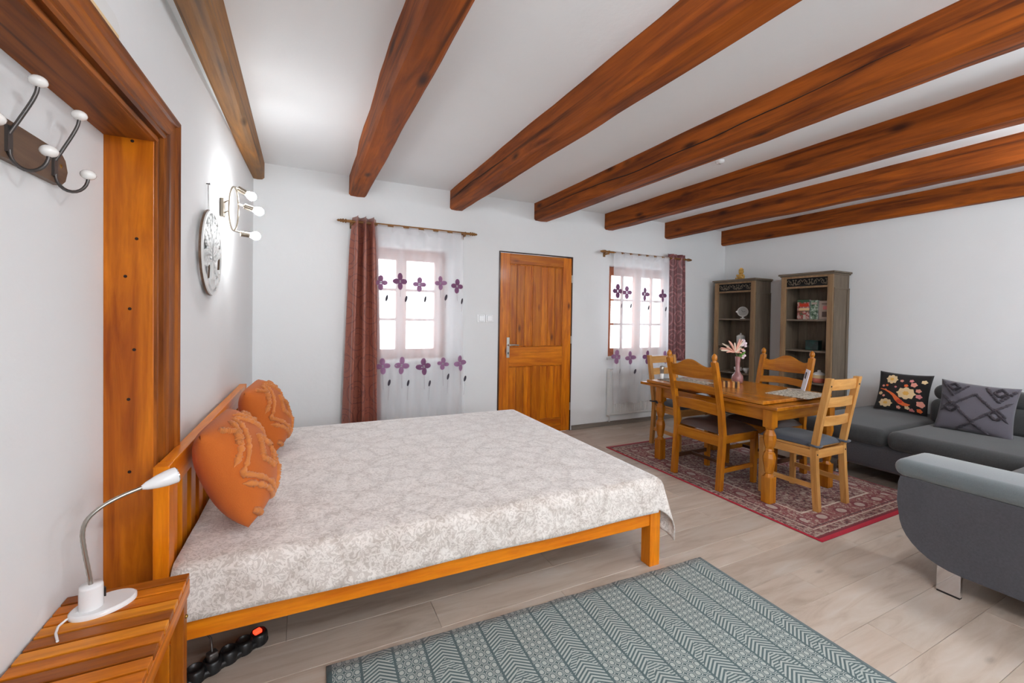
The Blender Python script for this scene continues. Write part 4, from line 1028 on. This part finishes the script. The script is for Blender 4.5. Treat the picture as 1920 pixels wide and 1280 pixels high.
# ---- on the table
TT = TZ+0.0075
def vase_things():
    vx, vy = 3.72, 2.72
    t = thing('vase', 'dusty pink bottle vase on the dining table', 'vase', (vx, vy, TT))
    M['rosevase'] = plain('dusty_rose_glaze', C(150, 104, 102), 0.3, coat=0.3)
    MB().lathe([(0.03, 0), (0.045, 0.012), (0.052, 0.045), (0.046, 0.075), (0.030, 0.095), (0.020, 0.115), (0.019, 0.20), (0.024, 0.255), (0.021, 0.255), (0.015, 0.2), (0.0001, 0.19)], seg=24).build('body', 'rosevase', t)
    M['pinkpetal'] = plain('blush_petal', C(232, 176, 156), 0.6); M['palepetal'] = plain('pale_lilac_petal', C(226, 206, 212), 0.6); M['greenleaf'] = plain('green_leaf', C(92, 140, 52), 0.5); M['stem'] = plain('green_stem', C(96, 116, 72), 0.6); M['creampetal'] = plain('cream_petal', C(232, 220, 198), 0.6)
    # spiky blush bloom
    t = thing('spiky_flower', 'spiky blush pink bloom leaning left in the pink vase', 'flower', (vx, vy, TT+0.235))
    MB().tube([(0, 0, -0.02), (-0.005, 0.006, 0.02), (-0.02, 0.014, 0.06)], 0.003, 6).build('stem', 'stem', t)
    rr = random.Random(5); c = Vector((-0.02, 0.014, 0.06))
    for k in range(22):
        # petals fan in the plane facing the room, mostly left and up
        an = R_(175-k*8.6) if k < 18 else R_(rr.uniform(-25, 190)); L = rr.uniform(0.10, 0.15) if k < 13 else rr.uniform(0.06, 0.1)
        dd = Vector((math.cos(an)*0.88, -math.cos(an)*0.42+rr.uniform(-0.4, 0.4), math.sin(an)*0.8+0.05)).normalized()
        p1 = c+dd*L*0.55+Vector((0, 0, 0.006)); p2 = c+dd*L
        MB().tube([c, c+dd*L*0.3, p1, p2-dd*0.01, p2], [0.003, 0.007, 0.0085, 0.006, 0.001], 6).build('petal', 'pinkpetal' if k % 4 else 'creampetal', t)
    t = thing('blossom_spray', 'spray of pale lilac blossoms rising right in the pink vase', 'flower', (vx, vy, TT+0.235))
    pts = [(0, 0, -0.02), (0.012, -0.006, 0.05), (0.03, -0.014, 0.11), (0.05, -0.022, 0.165)]
    MB().tube(pts, 0.0025, 6).build('stem', 'stem', t)
    for k, (x, y, z, r) in enumerate(((0.045, -0.02, 0.17, 0.016), (0.03, -0.014, 0.135, 0.02), (0.055, -0.03, 0.145, 0.017), (0.052, -0.02, 0.075, 0.013), (0.045, -0.03, 0.03, 0.016), (0.03, -0.03, 0.01, 0.012), (0.062, -0.03, 0.12, 0.012))):
        m = MB()
        for q in range(5):
            a = 2*math.pi*q/5+k; m.ball((x+r*0.6*math.cos(a), y+r*0.5*math.sin(a), z+r*0.35*math.sin(a*1.0+1)), r*0.62, 8)
        m.build('blossom', 'palepetal', t)
    for k, (an, L) in enumerate(((-40, 0.07), (30, 0.09), (100, 0.07))):
        a = R_(an); m = MB(); n = 6; vs = []
        for i in range(n+1):
            q = i/n; w = 0.013*math.sin(math.pi*min(1, q*0.9+0.08)); p = Vector((0.004, 0, 0.01))+Vector((math.cos(a)*0.7, -math.cos(a)*0.5, 0.55+0.2*math.sin(a)))*L*q
            vs += [p+Vector((0.3*w, 0.6*w, w)), p-Vector((0.3*w, 0.6*w, w))]
        m.add(vs, [(i*2, i*2+1, i*2+3, i*2+2) for i in range(n)], True); m.build('leaf', 'greenleaf', t, solid=0.001)
vase_things()
t = thing('striped_block', 'striped wooden block box beside the vase on the table', 'wooden box', (3.44, 2.60, TT), R_(-50))
for k in range(9):
    x = -0.085+k*0.019; B('lath', ('pine_z', 'casing_z', 'pine_z', 'dark_z')[k % 4], t, x, x+0.018, -0.04, 0.04, 0, 0.05, 0.0015)
M['weave'] = None
tt = NT('woven_mat'); c_ = tt.coord(); ck = tt.voro(c_, 85, out='Color'); sx_ = tt.sep(ck)
tt.set(Base_Color=tt.mix(sx_[0], C(110, 104, 92), C(206, 196, 180)), Roughness=0.9); tt.bump(sx_[0], 0.6, 0.004); M['weave'] = tt.mat
def placemat(x, y, rz, label):
    m = MB(); 
    for k in range(16):
        yy = -0.15+k*0.02; m.rbox(-0.21, 0.21, yy-0.0095, yy+0.0095, 0, 0.005, 0.0022, 1)
    o = m.build('placemat', 'weave'); o.location = (x, y, TT); o.rotation_euler = (0, 0, rz); return tag(o, label, 'placemat', 'woven placemats')
placemat(3.66, 2.13, R_(8), 'woven grey-beige placemat at the near end of the table')
placemat(3.33, 2.98, R_(90), 'woven grey-beige placemat at the window end of the table')
# leaflet in an angled stand
t = thing('leaflet_stand', 'clear leaflet stand with white paper on the table before the carved chair', 'leaflet', (3.875, 2.27, TT), R_(-50))
m = MB(); m.M = rot('X', 0); m.box(-0.06, 0.06, -0.05, 0.05, 0, 0.004); m.build('foot', 'white', t)
m = MB(); m.hexa([(0.048, -0.075, 0.004), (0.052, -0.075, 0.004), (0.052, 0.075, 0.004), (0.048, 0.075, 0.004), (0.085, -0.075, 0.18), (0.089, -0.075, 0.18), (0.089, 0.075, 0.18), (0.085, 0.075, 0.18)])
M['paper'] = plain('white_paper', C(240, 240, 246), 0.6); m.build('sheet', 'paper', t)
m = MB(); m.hexa([(0.068, 0.0, 0.10), (0.070, 0.0, 0.10), (0.070, 0.06, 0.10), (0.068, 0.06, 0.10), (0.0795, 0.0, 0.155), (0.0815, 0.0, 0.155), (0.0815, 0.06, 0.155), (0.0795, 0.06, 0.155)]); m.build('print', 'black', t)
t = thing('pepper_shaker', 'slim steel and glass shaker at the window end of the table', 'shaker', (3.24, 3.20, TT))
MB().lathe([(0.02, 0), (0.02, 0.05), (0.017, 0.055)], seg=14).build('jar', 'porcelain', t); MB().lathe([(0.018, 0.055), (0.018, 0.085), (0.02, 0.09), (0.02, 0.13), (0.001, 0.135)], seg=14).build('cap', 'steel', t)

# ================================================================== BOOKCASES AND THEIR CONTENTS
BD = 0.34
def bookcase(yr, yl, label, z1):
    t = thing('bookcase', label, 'bookcase', (XR-0.016, 0, 0), 0, 'taupe bookcases on the right wall')
    W = 0.05
    for y0 in (yr, yl-0.022):
        B('side_panel', 'book_z', t, -BD+0.03, -0.005, y0, y0+0.022, 0, z1-0.03, 0.002)
    for y0, y1 in ((yr-0.004, yr+0.05), (yl-0.05, yl+0.004)): B('stile', 'bookedge', t, -BD, -BD+0.03, y0, y1, 0, z1-0.03, 0.003)
    # framing on the outer face of the visible side
    for x0, x1, z0, zz in ((-BD+0.03, -BD+0.07, 0.05, z1-0.20), (-0.05, -0.006, 0.05, z1-0.20)): B('side_trim', 'book_z', t, x0, x1, yr-0.008, yr, z0, zz, 0.002)
    B('side_trim', 'book_x', t, -BD+0.03, -0.006, yr-0.010, yr, z1-0.20, z1-0.185, 0.003); B('side_trim', 'book_x', t, -BD+0.07, -0.05, yr-0.008, yr, 0.05, 0.10, 0.002)
    n = 5; yi0, yi1 = yr+0.022, yl-0.022
    for k in range(n): B('back_board', 'book_z', t, -0.014, -0.004, yi0+(yi1-yi0)*k/n+0.001, yi0+(yi1-yi0)*(k+1)/n-0.001, 0.06, z1-0.03, 0.003)
    for zs in (0.655, 1.025, 1.385): B('shelf', 'book_y', t, -BD+0.03, -0.015, yi0, yi1, zs-0.02, zs, 0.002)
    for zs in (0.30, 0.08): B('shelf', 'book_y', t, -BD+0.03, -0.015, yi0, yi1, zs-0.02, zs, 0.002)
    B('plinth', 'book_y', t, -BD+0.01, -BD+0.028, yr+0.05, yl-0.05, 0, 0.08)
    # frieze with scroll fretwork over a black backing
    ztop, zbot = z1-0.045, z1-0.155
    fr_ = B('frieze', 'bookedge', t, -BD+0.004, -BD+0.03, yr+0.05, yl-0.05, zbot-0.022, zbot, 0.002)
    B('frieze_rail', 'bookedge', t, -BD+0.004, -BD+0.03, yr+0.05, yl-0.05, ztop-0.012, z1-0.03, 0.002)
    B('frieze_backing', 'blackmat', fr_, -BD+0.024, -BD+0.03, yr+0.05, yl-0.05, zbot, ztop-0.012, 0)
    m = MB(); zc = (ztop-0.012+zbot)/2; ya, yb = yr+0.055, yl-0.055; N_ = 5
    for k in range(N_):
        yc = ya+(yb-ya)*(k+0.5)/N_; w = (yb-ya)/N_
        sg = 1 if k % 2 else -1
        m.tube([(-BD+0.014, yc+sg*(0.008+0.0026*j)*math.cos(j*0.62), zc+(0.008+0.0026*j)*math.sin(j*0.62)*0.9) for j in range(12)], 0.004, 6)
        m.tube([(-BD+0.014, yc-w*0.5+w*j/8, zc+0.030*math.sin(j/8*math.pi*2*sg)) for j in range(9)], 0.0045, 6)
        for dz in (-1, 1): m.ball((-BD+0.014, yc+sg*w*0.33, zc+dz*0.026), 0.009, 8)
    m.build('fretwork', 'book_y', fr_)
    B('cornice', 'book_y', t, -BD-0.025, 0.0, yr-0.03, yl+0.03, z1-0.022, z1, 0.006); B('cornice_moulding', 'book_y', t, -BD-0.010, 0.0, yr-0.016, yl+0.016, z1-0.036, z1-0.022, 0.005)
    B('top', 'book_y', t, -BD+0.03, -0.015, yi0, yi1, z1-0.05, z1-0.037, 0)
    return t
bookcase(3.625, 4.215, 'taupe carved bookcase in the corner, nearer the window', 1.915)
bookcase(2.715, 3.275, 'taupe carved bookcase holding books, nearer the sofa', 1.925)
bx0 = XR-0.016
# contents
M['amber'] = plain('amber_glaze', C(196, 150, 70), 0.25, coat=0.4)
t = thing('bear_figurine', 'small amber bear-shaped figurine on top of the corner bookcase', 'figurine', (bx0-0.17, 3.94, 1.915))
m = MB(); m.ball((0, 0, 0.045), 0.05, 16, (0.85, 1, 0.95)); m.ball((0, 0, 0.115), 0.034, 14); m.build('body', 'amber', t)
for s in (-1, 1):
    MB().ball((0, s*0.024, 0.142), 0.013, 10).build('ear', 'amber', t); MB().ball((-0.028, s*0.045, 0.02), 0.02, 10).build('foot', 'amber', t); MB().ball((-0.02, s*0.042, 0.065), 0.016, 10).build('arm', 'amber', t)
MB().lathe([(0.018, 0.146), (0.016, 0.168), (0.001, 0.17)], seg=12).build('cap', 'print_yellow', t)
t = thing('round_clock', 'white round table clock on the upper shelf of the corner bookcase', 'clock', (bx0-0.19, 3.885, 1.3855), R_(26))
M['dial'] = plain('pale_dial', C(214, 212, 206), 0.5, var=0.12)
m = MB(); m.lathe([(0.062, 0.02), (0.07, 0.0), (0.07, -0.012), (0.062, -0.018), (0.06, -0.012), (0.0001, -0.012)], 0, 0, 0.095, 28, axis='x'); m.build('case', 'porcelain', t)
MB().lathe([(0.058, -0.0135), (0.0001, -0.0135)], 0, 0, 0.095, 28, axis='x').build('dial', 'dial', t)
m = MB(); m.tube([(-0.015, 0, 0.095), (-0.015, 0.018, 0.12)], 0.002, 5); m.tube([(-0.015, 0, 0.095), (-0.015, -0.03, 0.10)], 0.002, 5); m.build('hands', 'black', t)
m = MB(); m.lathe([(0.034, 0), (0.034, 0.006), (0.012, 0.014), (0.012, 0.03)], seg=18); m.build('stand', 'porcelain', t); MB().ball((0, 0.078, 0.095), 0.012, 10).build('knob', 'porcelain', t)
t = thing('lidded_jar', 'white openwork lidded jar on the middle shelf behind the flowers', 'jar', (bx0-0.18, 3.915, 1.0255))
m = MB(); m.lathe([(0.045, 0), (0.052, 0.01), (0.054, 0.10), (0.05, 0.112)], seg=24); m.build('body', 'dial', t)
MB().lathe([(0.056, 0.112), (0.056, 0.12), (0.03, 0.14), (0.008, 0.146), (0.012, 0.158), (0.001, 0.166)], seg=24).build('lid', 'porcelain', t)
for k, yy in enumerate((3.935, 3.80)):
    t = thing('teacup', 'white teacup on the low shelf, %s of the vase' % ('left' if k == 0 else 'right'), 'cup', (bx0-0.2, yy, 0.655), group='white teacups')
    MB().lathe([(0.02, 0), (0.022, 0.006), (0.045, 0.03), (0.05, 0.065), (0.047, 0.065), (0.04, 0.03), (0.0001, 0.012)], seg=22).build('bowl', 'porcelain', t)
    MB().tube([(0.0, -0.046, 0.052), (0, -0.066, 0.05), (0, -0.066, 0.028), (0, -0.04, 0.022)], 0.004, 6).build('handle', 'porcelain', t)
# books facing out
def book(y0, y1, h, thick, label, build):
    t = thing('book', label, 'book', (bx0-0.165, 0, 1.3855), 0, 'cover-out books on the upper shelf')
    lean = 0.02
    return t
def cover_mat(name, cols, sc):
    q = NT(name); cc = q.coord(); n_ = q.noise(cc, sc, 3, 0.6, 0.5); q.set(Base_Color=q.ramp(n_, cols), Roughness=0.45); return q.mat
def make_book(y0, y1, h, label, cover, spine, extra):
    t = thing('book', label, 'book', (bx0-0.20, (y0+y1)/2, 1.3855), 0, 'cover-out books on the upper shelf'); w = (y1-y0)/2
    B('pages', 'paper', t, 0.003, 0.030, -w+0.003, w-0.003, 0.003, h-0.003, 0)
    B('back_cover', spine, t, 0.030, 0.033, -w, w, 0, h, 0.001); B('front_cover', cover, t, 0, 0.003, -w, w, 0, h, 0.001); B('spine', spine, t, 0.003, 0.030, w-0.003, w, 0, h, 0.001)
    for (a, b, c, d_, mt_) in extra: B('cover_print', mt_, t, -0.0008, -0.0002, a, b, c, d_, 0)
M['cov1'] = cover_mat('cover_garden', [(0.38, C(70, 96, 66)), (0.5, C(160, 60, 56)), (0.6, C(196, 170, 160))], 26)
M['cov2'] = cover_mat('cover_leaf', [(0.38, C(44, 74, 52)), (0.5, C(120, 150, 122)), (0.62, C(206, 214, 202))], 30)
flat('maroon', 110, 34, 30); flat('book_cream', 186, 170, 156); flat('book_green', 60, 92, 66); flat('book_grey', 108, 92, 84)
make_book(3.025, 3.165, 0.235, 'tall red garden book with green top, leftmost of three', 'cov1', 'maroon', [(-0.068, 0.05, 0.105, 0.135, 'print_cream'), (-0.06, 0.045, 0.15, 0.19, 'print_red'), (-0.03, 0.0, 0.0, 0.055, 'book_cream'), (-0.069, 0.069, 0.205, 0.234, 'book_green')])
make_book(2.93, 3.015, 0.225, 'slim green leaf-patterned book between two others', 'cov2', 'book_green', [(-0.03, 0.03, 0.175, 0.2, 'book_cream')])
make_book(2.775, 2.92, 0.215, 'beige book with pink lettering blocks, rightmost of three', 'book_cream', 'book_cream', [(-0.045, 0.045, 0.175, 0.185, 'book_grey'), (-0.055, 0.03, 0.115, 0.155, 'print_rose'), (-0.02, 0.04, 0.03, 0.09, 'book_grey'), (-0.055, -0.035, 0.09, 0.11, 'print_yellow')])
M['darkgreen'] = cover_mat('dark_green_tin', [(0.4, C(14, 34, 32)), (0.6, C(28, 62, 56))], 14)
t = thing('tin_box', 'dark green square tin on the middle shelf under the books', 'tin', (bx0-0.19, 2.975, 1.0255), R_(6))
B('body', 'darkgreen', t, -0.05, 0.05, -0.068, 0.068, 0, 0.10, 0.006); B('lid', 'darkgreen', t, -0.052, 0.052, -0.070, 0.070, 0.1, 0.115, 0.004)
M['coral'] = plain('coral_glaze', C(206, 106, 86), 0.3, coat=0.4)
t = thing('sugar_pot', 'coral and white lidded pot on the low shelf of the sofa-side bookcase', 'pot', (bx0-0.2, 2.90, 0.6555))
MB().lathe([(0.055, 0), (0.065, 0.015), (0.068, 0.05), (0.060, 0.052)], seg=26).build('body', 'coral', t); MB().lathe([(0.066, 0.052), (0.068, 0.07), (0.060, 0.09)], seg=26).build('band', 'print_cream', t)
MB().lathe([(0.068, 0.09), (0.066, 0.1), (0.04, 0.118), (0.018, 0.124), (0.018, 0.14), (0.001, 0.145)], seg=26).build('lid', 'porcelain', t)

# ================================================================== SOFA
t = thing('corner_sofa', 'charcoal corner sofa with rounded pale-topped arm and chrome feet', 'sofa', (0, 0, 0))
SXF = 4.27
MB().rbox(SXF+0.02, XR-0.03, -0.55, 2.46, 0.13, 0.335, 0.04, 4).build('base', 'sofaside', t)
MB().rbox(2.99, SXF+0.04, -0.55, 0.98, 0.13, 0.335, 0.04, 4).build('base', 'sofaside', t)
MB().rbox(SXF, XR-0.05, 1.80, 2.47, 0.325, 0.475, 0.055, 5).build('seat_cushion', 'sofa', t)
MB().rbox(SXF-0.01, 5.12, 0.98, 1.79, 0.325, 0.480, 0.06, 5).build('seat_cushion', 'sofa', t)
MB().rbox(4.30, 5.12, 0.12, 0.975, 0.325, 0.480, 0.06, 5).build('seat_cushion', 'sofa', t)
MB().rbox(3.16, 4.29, 0.12, 1.01, 0.325, 0.485, 0.06, 5).build('seat_cushion', 'sofa', t)
for y0, y1 in ((1.10, 1.86), (0.32, 1.09)):
    bk = MB(); bk.M = rot('Y', 8, (5.23, 0, 0.44)); bk.rbox(-0.07, 0.17, y0, y1, 0.0, 0.235, 0.07, 5); bk = bk.build('back_cushion', 'sofa', t)
    m = MB(); m.rbox(5.21, 5.43, y0+0.0, y1-0.01, 0.655, 0.80, 0.07, 6); m.build('headrest', 'sofa', bk)
MB().rbox(5.44, XR-0.02, -0.5, 1.86, 0.3, 0.66, 0.05, 4).build('back', 'sofaside', t)
MB().rbox(2.99, 5.4, -0.55, -0.33, 0.3, 0.66, 0.05, 4).build('back', 'sofaside', t)
for x0, x1 in ((3.16, 4.2), (4.21, 5.2)): MB().rbox(x0, x1, -0.33, 0.13, 0.44, 0.74, 0.08, 5).build('back_cushion', 'sofa', t)
# arm: outer panel profile in the y-z plane, bulging outward
def arm():
    m = MB(); prof = []
    # (y,z) outline: far end rounded at the bottom
    yA, yB_ = 1.155, -0.55
    out = [(yB_, 0.125), (0.86, 0.120)]
    for k in range(9):
        a = R_(-90+80*k/8); out.append((0.90+0.245*math.cos(a), 0.335+0.215*math.sin(a)))
    out += [(yA, 0.40), (yA-0.003, 0.50), (yA-0.012, 0.535), (yB_, 0.535)]
    m.prism(out, 'x', 2.895, 3.15)
    return m
arm().build('arm_panel', 'sofaside', t, 0.035, 4)
m = MB(); m.rbox(2.872, 3.20, -0.55, 1.172, 0.535, 0.628, 0.045, 5); m.build('arm_pad', 'sofaarm', t)
def foot(x, y, w=0.09):
    m = MB(); m.box(x-0.012, x+0.018, y-w/2, y+w/2, 0.008, 0.135); f_ = m.build('foot', 'chrome', t, 0.004, 3); B('glide', 'black', f_, x-0.010, x+0.016, y-w/2+0.002, y+w/2-0.002, 0, 0.008, 0)
foot(2.915, 0.945); foot(2.93, -0.3)
for y in (2.15, 1.2, 0.1):
    m = MB(); m.hexa([(SXF+0.09, y-0.04, 0), (SXF+0.105, y-0.04, 0), (SXF+0.105, y+0.04, 0), (SXF+0.09, y+0.04, 0), (SXF+0.13, y-0.045, 0.132), (SXF+0.145, y-0.045, 0.132), (SXF+0.145, y+0.045, 0.132), (SXF+0.13, y+0.045, 0.132)])
    m.build('foot', 'chrome', t, 0.002)
for y in (2.2, 0.3): B('foot', 'black', t, XR-0.2, XR-0.14, y, y+0.06, 0, 0.132)
B('foot', 'black', t, 3.3, 3.36, 0.55, 0.61, 0, 0.132)

# floral cushion with flat print pieces
fw_, fh_, ft_ = 0.42, 0.40, 0.13
fc = pillow('floral_cushion', 'black cushion printed with blossoms and an orange bird on the sofa', 'cushion', fw_, fh_, ft_, 'floral', frame_mtx((5.32, 2.10, 0.672), (0.02, -1, 0.0), (0.30, 0.05, 0.9)))
def blob(root, name, mat, u, v, ru, rv, petals=0, lift=0.0025):
    m = MB(); n = 22; vs = []
    def S(a, b):
        a = min(0.97, max(0.03, a)); b = min(0.97, max(0.03, b)); p = pillow_surf(fw_, fh_, ft_, a, b, 1); return (p[0], p[1], p[2]+lift)
    vs.append(S(u, v))
    for rg in (0.5, 1.0):
        for k in range(n):
            a = 2*math.pi*k/n; q = rg*(1+(0.14*math.cos(a*petals) if petals else 0)); vs.append(S(u+ru*q*math.cos(a), v+rv*q*math.sin(a)))
    m.add(vs, [(0, 1+k, 1+(k+1) % n) for k in range(n)]+[(1+k, 1+n+k, 1+n+(k+1) % n, 1+(k+1) % n) for k in range(n)], True)
    return m.build(name, mat, root)
for (u, v, ru, rv) in ((0.30, 0.80, 0.11, 0.12), (0.62, 0.46, 0.17, 0.15), (0.24, 0.16, 0.13, 0.10)):
    f_ = blob(fc, 'printed_blossom', 'print_cream', u, v, ru, rv, 8); blob(f_, 'blossom_heart', 'print_yellow', u, v, ru*0.35, rv*0.35, 6, 0.004)
rr = random.Random(9)
for k, (u, v, r) in enumerate(((0.50, 0.78, .035), (0.68, 0.80, .04), (0.74, 0.70, .06), (0.6, 0.66, .04), (0.9, 0.80, .05), (0.84, 0.56, .05), (0.86, 0.42, .055), (0.90, 0.24, .075), (0.88, 0.08, .05), (0.66, 0.1, .045), (0.5, 0.08, .04), (0.74, 0.05, .05), (0.14, 0.6, .03), (0.22, 0.62, .03), (0.1, 0.4, .045), (0.18, 0.34, .03), (0.4, 0.6, .025), (0.2, 0.5, .025))):
    blob(fc, 'printed_blossom', ('print_pink', 'print_rose', 'print_pink', 'print_orange', 'print_cream')[k % 5], u, v, r, r*0.95, 5)
m = MB(); bird = [(0.08, 0.52), (0.18, 0.50), (0.30, 0.44), (0.38, 0.38), (0.44, 0.30), (0.52, 0.22), (0.60, 0.17), (0.68, 0.16), (0.72, 0.18)]; wd = [0.008, 0.014, 0.02, 0.03, 0.045, 0.05, 0.04, 0.03, 0.008]
vs = []
for (u, v), w in zip(bird, wd):
    for s in (-1, 1):
        p = pillow_surf(fw_, fh_, ft_, u+s*w*0.5, v+s*w, 1); vs.append((p[0], p[1], p[2]+0.0035))
m.add(vs, [(i*2, i*2+1, i*2+3, i*2+2) for i in range(len(bird)-1)], True); bo = m.build('printed_bird', 'print_orange', fc)
blob(bo, 'bird_wing', 'print_red', 0.52, 0.23, 0.06, 0.05, 0, 0.005)
# grey diamond cushion
gw, gh, gt = 0.45, 0.42, 0.15
gc = pillow('diamond_cushion', 'grey cushion with dark raised diamonds propped on the sofa back', 'cushion', gw, gh, gt, 'greycush', frame_mtx((4.90, 1.465, 0.67), (0.10, -1, -0.05), (0.24, 0.0, 0.9)))
G_ = [[(0.02, 0.72), (0.5, 0.22), (0.98, 0.72)], [(0.04, 0.36), (0.5, 0.78), (0.96, 0.30)], [(0.3, 0.02), (0.5, 0.2), (0.72, 0.02)], [(0.02, 0.98), (0.2, 0.70), (0.4, 0.96)], [(0.6, 0.96), (0.8, 0.68), (0.98, 0.95)],
      [(0.2, 0.36), (0.3, 0.46), (0.2, 0.56), (0.1, 0.46), (0.2, 0.36)], [(0.8, 0.32), (0.9, 0.42), (0.8, 0.52), (0.7, 0.42), (0.8, 0.32)], [(0.2, 0.80), (0.28, 0.88), (0.2, 0.95), (0.12, 0.88), (0.2, 0.80)], [(0.8, 0.78), (0.88, 0.86), (0.8, 0.94), (0.72, 0.86), (0.8, 0.78)]]
tufts(gc, gw, gh, gt, G_, 0.010, 'greytuft', 'raised_trim')
